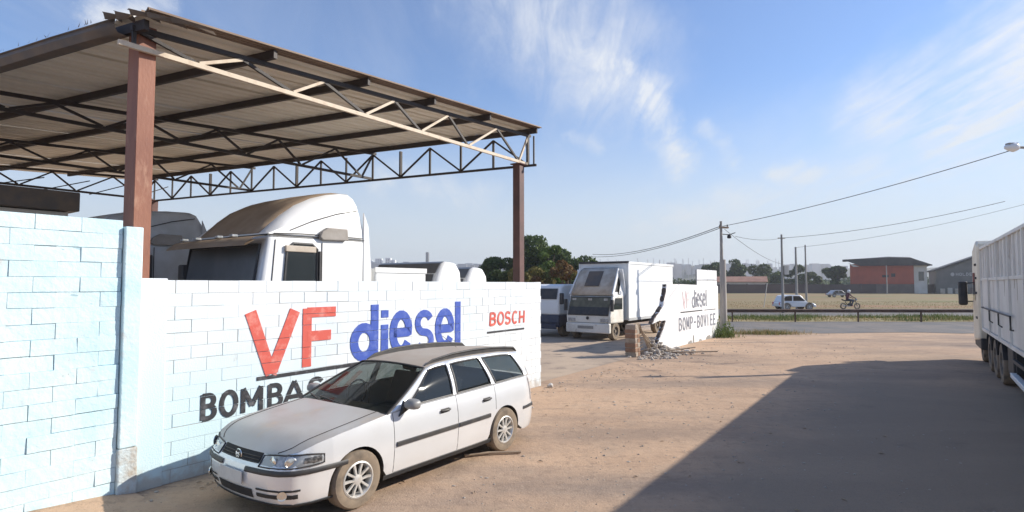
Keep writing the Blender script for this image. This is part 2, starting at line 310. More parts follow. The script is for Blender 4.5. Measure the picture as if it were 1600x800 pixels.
# ---------------------------------------------------------------- ground, roads
def ground_mat(name='dusty_earth', road=False):
    """dusty earth apron beside the street and round it; two noises of grit, worn wheel tracks along the street"""
    m = bpy.data.materials.new(name); m.use_nodes = True; nt = m.node_tree; N = nt.nodes; L = nt.links; p = N['Principled BSDF']
    p.inputs['Roughness'].default_value = .95; p.inputs['Specular IOR Level'].default_value = .2
    tc = N.new('ShaderNodeTexCoord')
    def noise(s, d=8, st=None, r=.6):
        n = N.new('ShaderNodeTexNoise'); n.inputs['Scale'].default_value = s; n.inputs['Detail'].default_value = d; n.inputs['Roughness'].default_value = r
        if st:
            mp = N.new('ShaderNodeMapping'); mp.inputs['Rotation'].default_value = (0,0,-RZ); mp.inputs['Scale'].default_value = st; L.new(tc.outputs['Object'], mp.inputs[0]); L.new(mp.outputs[0], n.inputs[0])
        else: L.new(tc.outputs['Object'], n.inputs[0])
        return n.outputs[0]
    def mixc(a, b, f, lo, hi, amt=1):
        r = N.new('ShaderNodeMapRange'); L.new(f, r.inputs[0]); r.inputs[1].default_value = lo; r.inputs[2].default_value = hi; r.inputs[4].default_value = amt
        x = N.new('ShaderNodeMix'); x.data_type = 'RGBA'; L.new(r.outputs[0], x.inputs[0])
        if isinstance(a, tuple): x.inputs[6].default_value = (*a,1)
        else: L.new(a, x.inputs[6])
        x.inputs[7].default_value = (*b,1); return x.outputs[2]
    c = mixc((.545,.375,.25), (.45,.305,.205), noise(.55), .40, .66)
    c = mixc(c, (.25,.20,.165), noise(.35, 6, (.35,1.1,1)), .50, .68, .8)
    c = mixc(c, (.46,.345,.25), noise(1.7), .55, .72, .7)
    c = mixc(c, (.20,.14,.105), noise(26, 4), .60, .72, .7)
    c = mixc(c, (.48,.40,.32), noise(60, 3), .64, .72, .7)
    c = mixc(c, (.17,.125,.10), noise(.9, 10, (.22,1.6,1), .7), .60, .70, .6)
    c = mixc(c, (.30,.22,.165), noise(.22, 9, (.5,1.3,1), .66), .50, .64, .75)
    c = mixc(c, (.20,.155,.125), noise(.55, 9, (.09,1.9,1), .7), .585, .67, .75)
    c = mixc(c, (.10,.085,.075), noise(1.4, 5), .68, .74, .7)
    c = mixc(c, (.24,.175,.13), noise(4.5, 10, None, .72), .52, .66, .55)
    c = mixc(c, (.60,.46,.33), noise(11, 8, None, .7), .58, .70, .5)
    c = mixc(c, (.17,.125,.10), noise(.75, 12, (.35,1.0,1), .72), .59, .66, .65)
    if road:          # worn asphalt showing through the dust towards the middle of the street
        def M(op, a, b=None, cc=None):
            n = N.new('ShaderNodeMath'); n.operation = op
            for i, v in enumerate((a, b, cc)):
                if v is None: continue
                if isinstance(v, (int, float)): n.inputs[i].default_value = v
                else: L.new(v, n.inputs[i])
            return n.outputs[0]
        mp = N.new('ShaderNodeMapping'); mp.inputs['Rotation'].default_value = (0,0,-RZ); L.new(tc.outputs['Object'], mp.inputs[0])
        sp = N.new('ShaderNodeSeparateXYZ'); L.new(mp.outputs[0], sp.inputs[0])
        wob = M('MULTIPLY_ADD', noise(.45, 9, None, .62), 3.2, -1.6)
        tt = M('ADD', M('MULTIPLY', sp.outputs[1], -1), wob)
        ss = M('MULTIPLY_ADD', noise(.3, 9), 5, sp.outputs[0])
        def ramp(v, lo, hi):
            r = N.new('ShaderNodeMapRange'); r.interpolation_type = 'SMOOTHSTEP'; L.new(v, r.inputs[0]); r.inputs[1].default_value = lo; r.inputs[2].default_value = hi; return r.outputs[0]
        f1 = M('MULTIPLY', ramp(tt, -2.9, -1.1), M('SUBTRACT', 1, M('MULTIPLY', ramp(ss, 16, 23), .72)))
        a1 = mixc((.315,.243,.18), (.36,.275,.2), noise(.6, 8, (.3,1.2,1)), .45, .70)
        a1 = mixc(a1, (.235,.185,.145), noise(1.1, 9), .60, .72, .6); a1 = mixc(a1, (.30,.26,.22), noise(80, 3), .62, .70, .8); a1 = mixc(a1, (.11,.095,.085), noise(90, 3), .60, .68, .7)
        x = N.new('ShaderNodeMix'); x.data_type = 'RGBA'; L.new(f1, x.inputs[0]); L.new(c, x.inputs[6]); L.new(a1, x.inputs[7]); c = x.outputs[2]
    L.new(c, p.inputs['Base Color'])
    a = N.new('ShaderNodeMath'); a.operation = 'MULTIPLY_ADD'; L.new(noise(45, 6), a.inputs[0]); a.inputs[1].default_value = .35; L.new(noise(4, 8), a.inputs[2])
    bp = N.new('ShaderNodeBump'); bp.inputs['Strength'].default_value = .5; bp.inputs['Distance'].default_value = .045; L.new(a.outputs[0], bp.inputs['Height']); L.new(bp.outputs[0], p.inputs['Normal'])
    return m
M_earth = ground_mat()
def asphalt_mat(name, base, dust, amt, lo=.38, hi=.62):
    m = mat(name, base, dust, rough=.85, scale=.5, lo=lo, hi=hi, bump=.5, bscale=70, c3=tuple(x*.6 for x in base), s3=.8, lo3=.60, hi3=.72, c4=tuple(min(1,x*2.1) for x in base), s4=75, lo4=.62, hi4=.70, detail=9, spec=.3)
    return m
M_street = ground_mat('worn_street', True)
M_asph2 = asphalt_mat('grey_road_asphalt', (.15,.145,.14), (.22,.19,.165), 1)
M_field = mat('dry_field', (.26,.18,.085), (.175,.15,.05), rough=1, scale=.05, lo=.4, hi=.6, bump=.4, bscale=2, c3=(.31,.15,.075), s3=.05, lo3=.5, hi3=.62, c4=(.15,.155,.045), s4=.10, lo4=.52, hi4=.66, stretch=(.4,1.8,1), detail=8)
M_verge = mat('verge_turf', (.36,.28,.14), (.24,.21,.09), rough=1, scale=.35, lo=.4, hi=.62, bump=.6, bscale=12, c3=(.15,.17,.05), s3=.25, lo3=.56, hi3=.68, c4=(.40,.30,.2), s4=1.2, lo4=.6, hi4=.7)
M_yard = mat('yard_floor', (.48,.365,.26), (.38,.29,.215), rough=.95, scale=.8, bump=.4, bscale=40, c3=(.18,.14,.11), s3=1.6, lo3=.58, hi3=.7)

def sheet(name, pts, z, m, kind='structure'):
    mb = MB(); mb.add([(p[0],p[1],z) for p in pts], [tuple(range(len(pts)))]); o = mb.build(name, m); tag(o, kind=kind)
    if o.data.polygons[0].normal.z < 0: o.data.flip_normals()
    return o
sheet('ground', [(-1700,-60),(2200,-60),(2200,1500),(-1700,1500)], 0, M_earth)
sheet('street', [xy(-8,-5.2),xy(26,-5.2),xy(22.5,9.5),xy(-8,9.5)], .004, M_street)
def xyrag(x0, x1, y, n, amp): return [Vector((x0+(x1-x0)*i/n, y+amp*(math.sin(i*1.3)+random.uniform(-.7,.7)), 0)) for i in range(n+1)]
sheet('cross_road', xyrag(11,160,28.6,110,.35)+[Vector((160,36.8,0))]+xyrag(160,11,36.8,90,.12)[1:], .009, M_asph2)
sheet('verge', xyrag(11.3,170,36.9,90,.12)+[Vector((170,43,0)), Vector((9,43,0))], .013, M_verge)
sheet('highway', [(-60,43.2),(260,43.2),(260,56),(-60,56)], .004, M_asph2)
for y in (43.7, 55.4): sheet('road_marking', [(-60,y),(260,y),(260,y+.14),(-60,y+.14)], .009, mat('worn_line_paint',(.62,.60,.55),(.3,.28,.26),scale=2))
sheet('field', [(-250,56.1),(420,56.1),(420,330),(-250,330)], .006, M_field)
sheet('yard', [xy(11.2,-7.75),xy(19.5,-8.0),xy(34,-8.2),xy(34,-34),xy(-6,-34),xy(-6,-7.75)], .004, M_yard)
# a low bank of earth swept against the foot of the near wall
b = MB(); rows = []
for i in range(13):
    k = i/12; s = -.6+k*3.5; h = .17*(1-k)**.6+.03
    rows.append([xy(s,-7.46,h), xy(s,-7.2,h*.8+random.uniform(-.01,.01)), xy(s,-6.95,h*.4), xy(s,-6.6,.002)])
tag(b.grid(rows).build('earth_bank', M_earth, smooth=60), kind='structure')

# ridge on the horizon
def ridge():
    b = MB(); rows = []
    xs = np.linspace(-1400, 1900, 130)
    for d, f in ((0,0),(40,.75),(90,1),(300,.9),(520,0)):
        rows.append([(x, 860+d, f*max(2,31+3.0*math.sin(x*.008+1)+2.5*math.sin(x*.027)+1.4*math.sin(x*.09)-max(0,(x-420))*.012)) for x in xs])
    tag(b.grid(rows).build('hills', M_hill, smooth=60), kind='structure')
ridge()

# ---------------------------------------------------------------- the two street walls, block by block
BL, BH, GAP = .40, .1633, .006
block_mesh = []
def block_variants(n, m, depth, rough, gaps):
    out = []
    for i in range(n):
        bm = bmesh.new(); bmesh.ops.create_cube(bm, size=1); g = gaps[i % len(gaps)]; gz = gaps[(i*3+1) % len(gaps)]
        for v in bm.verts:
            v.co.x *= BL-g; v.co.y *= depth; v.co.z *= BH-gz
            v.co += Vector((random.uniform(-1,1)*rough*.4, random.uniform(-1,1)*rough, random.uniform(-1,1)*rough*.4))
        bmesh.ops.bevel(bm, geom=list(bm.edges), offset=max(.0012,min(g,gz)*.5), segments=1, affect='EDGES')
        if rough > .003:      # thick lumpy paint over a rough face
            bm.faces.ensure_lookup_table(); ff = [f for f in bm.faces if f.normal.y < -.9]
            bmesh.ops.subdivide_edges(bm, edges=list({e for f in ff for e in f.edges}), cuts=4, use_grid_fill=True)
            for v in bm.verts:
                if v.co.y < -depth*.45 and abs(v.co.x) < BL*.47 and abs(v.co.z) < BH*.45: v.co.y += random.gauss(0,.0018)
            for f in bm.faces: f.smooth = True
        me = bpy.data.meshes.new('block'); bm.to_mesh(me); bm.free(); me.materials.append(m); out.append(me)
        if rough > .003: me.set_sharp_from_angle(angle=R(28))
    return out
# (wall local frame: x along the street, y away from the street, z up; front face at y = 0)
wall = street('block_wall', 'long low block wall painted white with red, blue and black hand lettering', 'wall', 2.92, -7.49)
WL = 11.54-2.92
MB().box(.0, WL-.012, .002, .168, 0, 2.44).build('wall_core', M_core, wall)
bv = block_variants(12, M_block, .05, .0012, (.002,.008,.004,.0015,.011,.006,.003))
halves = []
foot = MB()
for r in range(15):
    z = 2.45-BH*(r+.5); off = -(BL/2 if r%2 else 0)
    x = off
    while x < WL-.02:
        a, e = max(x, 0), min(x+BL, WL)
        if e-a > .06:
            yj = random.uniform(.0195,.0235)
            if r < 13: share('block', random.choice(bv), None, wall, ((a+e)/2, yj, z), (0,0,random.choice((0,PI))), ((e-a)/BL,1,1))
            else: foot.box(a+.003, e-.003, yj-.025, yj+.02, z-BH/2+.003, z+BH/2-.003)
        x += BL
tag(foot.build('block_footing', M_block, wall, bevel=.003, seg=1), kind='stuff')
# rendered corner pier, and the stained pier between the two walls
MB().box(-.02,.30,-.03,.0,.0,2.47).build('corner_render', M_block, wall, bevel=.01)

near = street('block_wall', 'taller pale blue washed block wall at the left edge with rough lower courses', 'wall', 2.72, -7.46)
MB().box(-3.2, 0, .004, .17, 0, 3.12).build('wall_core', M_coreb, near)
bv2 = block_variants(14, M_blue, .06, .004, (.002,.0015,.008,.003,.0015,.010,.0015))
for r in range(19):
    z = 3.13-BH*(r+.5); x = -3.2+(BL/2 if r%2 else 0)
    for k in range(8):
        a = x+k*BL; e = min(a+BL, 0)
        if e-a < .06: continue
        share('block', random.choice(bv2), None, near, ((a+e)/2, random.uniform(.02,.032)-(.010 if r > 9 else 0), z), (0,random.uniform(-.006,.006),random.choice((0,PI))), ((e-a)/BL,1,1))
pier = street('wall_pier', 'narrow pale blue pier with brown stained foot between the tall and low walls', 'wall pier', 2.73, -7.44)
MB().box(0,.185,-.04,.22,.55,3.06).build('shaft', M_blue, pier, bevel=.012)
MB().box(-.01,.19,-.05,.22,0,.545).build('foot', M_stain, pier, bevel=.015)

# hand-painted letters
def arc(cx, cy, rx, ry, a0, a1, n=14): return [(cx+rx*math.cos(R(a0+(a1-a0)*i/n)), cy+ry*math.sin(R(a0+(a1-a0)*i/n))) for i in range(n+1)]
G = {   # strokes in a unit-high, unit-wide cell
 'V': [[(0,1),(.47,.03)],[(.47,.03),(1,1)]], 'F': [[(.1,0),(.1,1)],[(.1,.93),(1,.93)],[(.1,.52),(.85,.52)]],
 'B': [[(.08,0),(.08,1)], [(.08,.95)]+arc(.5,.74,.38,.21,90,-90)+[(.08,.53)], [(.08,.53)]+arc(.5,.29,.45,.24,90,-90)+[(.08,.05)]],
 'O': [arc(.5,.5,.44,.46,0,360,24)], 'M': [[(.05,0),(.05,1)],[(.05,1),(.5,.25)],[(.5,.25),(.95,1)],[(.95,1),(.95,0)]],
 'A': [[(.0,0),(.5,1)],[(.5,1),(1,0)],[(.2,.33),(.8,.33)]], 'S': [arc(.5,.73,.40,.23,20,270)+arc(.5,.27,.42,.23,90,-160)],
 'C': [arc(.52,.5,.44,.46,48,312,20)], 'H': [[(.08,0),(.08,1)],[(.92,0),(.92,1)],[(.08,.5),(.92,.5)]],
 'P': [[(.1,0),(.1,1)],[(.1,.95)]+arc(.5,.72,.40,.23,90,-90)+[(.1,.49)]], 'I': [[(.5,0),(.5,1)]], 'E': [[(.1,0),(.1,1)],[(.1,.95),(1,.95)],[(.1,.5),(.85,.5)],[(.1,.05),(1,.05)]],
 '-': [[(.1,.5),(.9,.5)]],
 'd': [arc(.44,.30,.36,.27,0,360,22),[(.84,0),(.84,1)]], 'i': [[(.5,0),(.5,.6)],[(.5,.74),(.5,.88)]],
 'e': [[(.12,.32),(.84,.32)]+arc(.48,.32,.38,.27,0,325,20)], 's': [arc(.5,.44,.34,.15,25,270)+arc(.5,.15,.36,.14,90,-160)], 'l': [[(.5,0),(.5,1)]],
}
def ribbon(mb, pts, w, y, flatz=True):
    n = len(pts); P = [Vector((p[0],p[1])) for p in pts]; closed = (P[0]-P[-1]).length < 1e-4
    Lf, Rt = [], []
    for i in range(n):
        if closed: a, b_ = P[(i-1) % (n-1)], P[(i+1) % (n-1)]
        else: a, b_ = P[max(i-1,0)], P[min(i+1,n-1)]
        d1 = (P[i]-a); d2 = (b_-P[i])
        d = ((d1.normalized() if d1.length else Vector((0,0)))+(d2.normalized() if d2.length else Vector((0,0)))).normalized()
        nrm = Vector((-d.y,d.x)); Lf.append(P[i]+nrm*w/2); Rt.append(P[i]-nrm*w/2)
    rows = [[(l.x,y,l.y),(r.x,y,r.y),(r.x,y+.014,r.y),(l.x,y+.014,l.y),(l.x,y,l.y)] for l, r in zip(Lf, Rt)]
    mb.grid(rows)
    if not closed:
        for r in (rows[0], rows[-1]): mb.add(r[:4], [(0,1,2,3)])
def letter(ch, x, z, w, h, th, m, parent, y=-.013, slant=0):
    mb = MB(); k = 0
    for st in G[ch]:
        ribbon(mb, [(x+p[0]*w+slant*p[1]*h, z+p[1]*h) for p in st], th, y-.0007*k); k += 1
    # paint follows the blocks: cut it at the bed joints
    o = mb.build('letter', m, parent); me = o.data; bm = bmesh.new(); bm.from_mesh(me)
    if parent is wall:
        for r in range(1, 15):
            zz = 2.45-BH*r
            for s in (-.0035, .0035):
                bmesh.ops.bisect_plane(bm, geom=bm.verts[:]+bm.edges[:]+bm.faces[:], plane_co=(0,0,zz+s), plane_no=(0,0,1))
            if random.random() < .8: bmesh.ops.delete(bm, geom=[f for f in bm.faces if abs(f.calc_center_median().z-zz) < .003], context='FACES')
        bm.to_mesh(me)
    bm.free(); return o
S0 = 2.92
letter('V', 4.29-S0, 1.12, .68, .90, .165, M_red, wall); letter('F', 5.12-S0, 1.18, .56, .86, .15, M_red, wall)
for ch, a, w, h in (('d',6.0,.55,.86),('i',6.57,.22,.86),('e',6.82,.50,1.13),('s',7.38,.50,1.13),('e',7.94,.50,1.13),('l',8.44,.22,.86)):
    letter(ch, a-S0, 1.20, w, h, .158 if ch != 's' else .135, M_bluep, wall)
b = MB(); ribbon(b, [(4.40-S0,1.105),(6.4-S0,1.12),(7.6-S0,1.125)], .05, -.013); b.build('underline', M_black, wall)
for ch, a, w in (('B',3.67,.17),('O',3.91,.22),('M',4.20,.28),('B',4.58,.2),('A',4.82,.32),('S',5.22,.26)): letter(ch, a-S0, .68, w, .32, .062, M_black, wall)
x = 9.56
for ch, w in (('B',.2),('O',.22),('S',.2),('C',.2),('H',.2)): letter(ch, x-S0, 1.53, w, .27, .052, M_red, wall, slant=.06); x += .268
b = MB(); ribbon(b, [(9.48-S0,1.39),(10.83-S0,1.395)], .038, -.013); b.build('underline', M_black, wall)

# ---------------------------------------------------------------- canopy
can = street('steel_canopy', 'brown steel lattice truss canopy with grey sheet roof over the parked trucks', 'canopy', 2.95, -7.68)
def cl(s, t, z): return Vector((s-2.95, -(t+7.68), z))
def cp(p, t, z): return cl(p+.195*(t+7.49), t, z)      # roof frame: p is the distance along the front edge
def Zc(p): return 5.45+.056*(p-3)
# posts
mb = MB(); mb.prism([(-.10,-.15),(.09,-.15),(.09,-.135),(-.085,-.135),(-.085,.13),(.09,.13),(.09,.145),(-.10,.145)], 0, 5.50, 'z')
o = mb.build('post', M_primer, can, bevel=.004, seg=1)
MB().box(-.083,.082,-.128,-.08,0,5.42).build('post_stiffener', M_primer, can)
def post(s, t, z1, w=.19):
    c = cl(s,t,0); b = MB(); b.box(c.x-w/2,c.x+w/2,c.y-w/2,c.y+w/2,0,z1); b.box(c.x-w*.75,c.x+w*.75,c.y-w*.75,c.y+w*.75,z1,z1+.025); b.box(c.x-w*.8,c.x+w*.8,c.y-w*.8,c.y+w*.8,.005,.03)
    b.build('post', M_maroon, can, bevel=.006, seg=1)
post(10.78,-7.60,5.15); q = cp(11,-20.7,0); post(11+.195*(-20.7+7.49),-20.7,5.15); post(2.8+.195*(-20.7+7.49)+.2,-20.7,5.15)
# lengthwise trusses
ZB = 5.19
low = [3.5,4.85,6.2,7.5,8.85,10.62]; upn = [2.85,4.1,5.4,6.85,8.25,9.8,11.0]
for k, t in enumerate((-7.49,-11.89,-16.29,-20.69)):
    mm = M_litcream if k == 0 else M_steel; md = M_litcream if k == 0 else M_steel
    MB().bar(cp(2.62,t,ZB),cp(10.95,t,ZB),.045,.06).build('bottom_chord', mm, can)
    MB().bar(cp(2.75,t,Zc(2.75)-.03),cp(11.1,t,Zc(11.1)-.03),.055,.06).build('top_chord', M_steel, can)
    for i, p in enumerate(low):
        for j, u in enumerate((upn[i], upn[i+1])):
            b = MB(); oy = .0; b.bar(cp(p+(-.03 if j == 0 else .03),t,ZB+.03),cp(u,t,Zc(u)-.06),.038,.042); b.build('diagonal', (M_litcream if (k == 0 and j == 1) else M_steel), can)  # sunlit diagonals cream, shaded ones dark: sun and shade put into the colour
    if k == 0:
        MB().bar(cp(2.78,t,ZB),cp(2.78,t,Zc(2.78)-.05),.04).build('strut', M_steel, can)
# cross trusses at the far end and along the near end
def cross_truss(p, zb, n=16):
    zt = Zc(p)-.06
    MB().bar(cp(p,-7.28,zb),cp(p,-21.9,zb),.05,.05).build('bottom_chord', M_steel, can)
    for i in range(n+1):
        t = -7.49-.88*i
        MB().bar(cp(p,t,zb+.025),cp(p,t,zt),.035 if i % 4 else .07,.05).build('strut', M_steel, can)
        if i < n: MB().bar(cp(p,t,zt if i % 2 else zb+.02),cp(p,t-.88,zb+.02 if i % 2 else zt),.035,.04).build('diagonal', M_steel, can)
    MB().bar(cp(p,-7.34,zb),cp(p,-7.34,zt),.03,.03).build('strut', M_steel, can)
cross_truss(11.0, ZB-.035)
# rear edge truss
for i in range(8):
    p = 2.7+i*1.18
    MB().bar(cp(p,-21.85,ZB+.1),cp(p+1.18,-21.85,Zc(p+1.18)-.1),.03,.03).build('diagonal', M_steel, can)
# purlins
for p in (4.4,6.05,7.6,9.25,11.0):
    MB().bar(cp(p,-7.26,Zc(p)+.06),cp(p,-21.95,Zc(p)+.06),.06,.115).build('purlin', M_steel, can)
# roof sheets: trapezoidal ribs, each sheet its own piece
def roof_sheet(t0, t1, dz, m=None):
    prof = []; n = 4; w = (t1-t0)/n
    for i in range(n): prof += [(t0+w*i,0),(t0+w*(i+.5),0),(t0+w*(i+.62),.035),(t0+w*(i+.88),.035)]
    prof.append((t1,0)); rows = []
    for p in (2.80,4.4,6.05,7.6,9.25,11.14):
        rows.append([cp(p+(random.uniform(-.03,.03) if p in (2.80,11.14) else 0),t,Zc(p)+.128+h+dz) for t, h in prof])
    MB().grid(rows).build('roof_sheet', m or M_sheet, can, solid=.006)
roof_sheet(-7.20, -7.47, .010, M_shadesheet)  # edge strip: the weaker light on the overhang put into its brown
t = -7.43; k = 0
while t > -22.0:
    roof_sheet(t, t-1.04, .012*(k % 2)+random.uniform(0,.003)); t -= 1.0; k += 1
# low-end gutter, folded from dark sheet, with torn flashing at the corner
rows = []
for t in np.linspace(-7.62,-22.0,24):
    z = 5.43+random.uniform(-.012,.012)
    rows.append([cp(2.86,t,z+.11),cp(2.84,t,z+.04),cp(2.84,t,z-.05),cp(2.78,t,z-.085),cp(2.68,t,z-.07),cp(2.64,t,z+.01),cp(2.655,t,z+.07),cp(2.63,t,z+.08)])
MB().grid(rows).build('gutter', M_gutter, can, solid=.006, smooth=20)
MB().bar(cp(2.80,-7.3,5.42),cp(2.80,-21.9,5.42),.06,.12).build('purlin', M_steel, can)
for (p, t, w, hh, a) in ((2.62,-7.28,.30,.10,.5),(2.75,-7.2,.42,.09,.25),(2.95,-7.1,.5,.07,.12),(2.55,-7.62,.16,.12,.7),(2.6,-7.5,.18,.14,.9)):
    z = 5.50
    MB().grid([[cp(p,t,z-hh*.4),cp(p+w*.5,t+.06,z-hh*.2),cp(p+w,t+.03,z-hh*.3)],[cp(p-.04,t+.03,z+hh*.2),cp(p+w*.45,t+.1,z+hh*.15),cp(p+w*.9,t+.05,z+hh*.1)],[cp(p+.02,t-.1,z+hh*.6),cp(p+w*.5,t-.05,z+hh*.5),cp(p+w,t-.08,z+hh*.3)]]).build('flashing', M_gutter, can, solid=.006)
b = MB()
for i in range(60):
    t = random.uniform(-7.6,-15); c = cp(2.60,t,5.50); h = random.uniform(.015,.06)*(1.6 if i % 7 == 0 else 1)
    d = Vector((random.uniform(-.03,.03),random.uniform(-.04,.04),h)); b.add([c,c+Vector((0,.03,0)),c+d], [(0,1,2)])
tag(b.build('dead_leaves', M_gutter, can), kind='stuff')

# ---------------------------------------------------------------- wheels
def wheel_mesh(r, w, hub, spokes, parent, loc, side, tyre=M_rubber, rimm=M_alloy, name='wheel', n=28):
    """tyre is the part; rim, spokes, hub cap are its sub-parts. side = -1 faces local -y"""
    y0, y1 = -w/2, w/2
    if not spokes: rimm = M_hub
    prof = [(hub,y0+.01),(r*.80,y0-.004),(r*.93,y0+.004),(r*.985,y0+w*.14),(r,y0+w*.3),(r,y1-w*.3),(r*.985,y1-w*.14),(r*.93,y1),(r*.8,y1),(hub,y1-.01)]
    t = MB().lathe(prof, n).build(name, tyre, parent, smooth=40, loc=loc)
    if side > 0: t.rotation_euler = (0,0,PI)
    MB().lathe([(hub+.004,y0+.006),(hub-.012,y0+.0),(hub-.022,y0+.012),(hub-.03,y0+.07),(hub-.03,y1-.02)], n).build('rim', rimm, t, smooth=40)
    MB().lathe([(.001,y0+.085),(hub-.028,y0+.085)], n).build('brake_disc', M_under, t)
    b = MB()
    if spokes:
        for i in range(spokes):
            a = 2*PI*i/spokes+.3; ca, sa = math.cos(a), math.sin(a)
            for sg in (-1,1):
                pts = []
                for rr, ww, yy in ((.045,.040*hub/.19,y0+.012),(hub*.55,.046*hub/.19,y0+.014),(hub-.016,.058*hub/.19,y0+.010)):
                    off = sg*ww*.62*(.6+rr/hub)
                    pts.append((rr,off,ww*.62,yy))
                rows = []
                for rr, off, ww, yy in pts:
                    def P(u, y): return (rr*ca-u*sa, y, rr*sa+u*ca)
                    rows.append([P(off-ww*.5,yy+.02),P(off-ww*.38,yy),P(off+ww*.38,yy),P(off+ww*.5,yy+.02)])
                b.grid(rows)
        b.build('spokes', rimm, t)
        MB().lathe([(.001,y0+.004),(.03,y0+.006),(.055,y0+.012),(.06,y0+.03)], 18).build('hub_cap', rimm, t, smooth=40)
    else:
        MB().lathe([(.001,y0+.02),(hub*.3,y0+.02),(hub*.34,y0+.07),(hub*.75,y0+.09),(hub-.02,y0+.06)], 20).build('hub_cap', rimm, t, smooth=30)
    return t

# ---------------------------------------------------------------- the silver estate car
M_silver = mat('silver_paint', (.80,.815,.825), (.76,.765,.765), rough=.27, metal=.32, scale=1.6, lo=.45, hi=.75, coat=.6, c3=(.66,.62,.56), s3=2.2, lo3=.66, hi3=.9)
M_dustroof = mat('dusty_silver_top', (.50,.49,.47), (.43,.40,.365), rough=.5, metal=.25, scale=1.4, lo=.4, hi=.65, coat=.1, c3=(.52,.44,.35), s3=3, lo3=.58, hi3=.75)
M_roofdust = mat('brown_dust_roof', (.40,.335,.27), (.46,.415,.36), rough=.55, metal=.1, scale=1.6, lo=.45, hi=.7)
M_mirror = mat('grey_mirror_shell', (.22,.22,.22), (.28,.27,.26), rough=.4)
M_headl = mat('headlamp_lens', (.30,.32,.33), (.5,.5,.5), rough=.08, scale=14, lo=.5, hi=.6, coat=1)
M_tint = bpy.data.materials.new('tinted_glass'); M_tint.use_nodes = True
def _tint(m, col, w):
    nt = m.node_tree; N = nt.nodes; L = nt.links; p = N['Principled BSDF']; p.inputs['Base Color'].default_value = (.02,.025,.025,1); p.inputs['Roughness'].default_value = .04; p.inputs['Specular IOR Level'].default_value = .9
    t = N.new('ShaderNodeBsdfTransparent'); t.inputs[0].default_value = (*col,1); mx = N.new('ShaderNodeMixShader'); mx.inputs[0].default_value = w
    L.new(p.outputs[0], mx.inputs[1]); L.new(t.outputs[0], mx.inputs[2]); L.new(mx.outputs[0], N['Material Output'].inputs[0])
_tint(M_tint, (.50,.55,.54), .52)
M_wsglass = bpy.data.materials.new('clear_glass'); M_wsglass.use_nodes = True; _tint(M_wsglass, (.62,.68,.66), .68)
M_seat = mat('grey_seat_cloth', (.10,.10,.105), (.07,.07,.075), rough=.9)

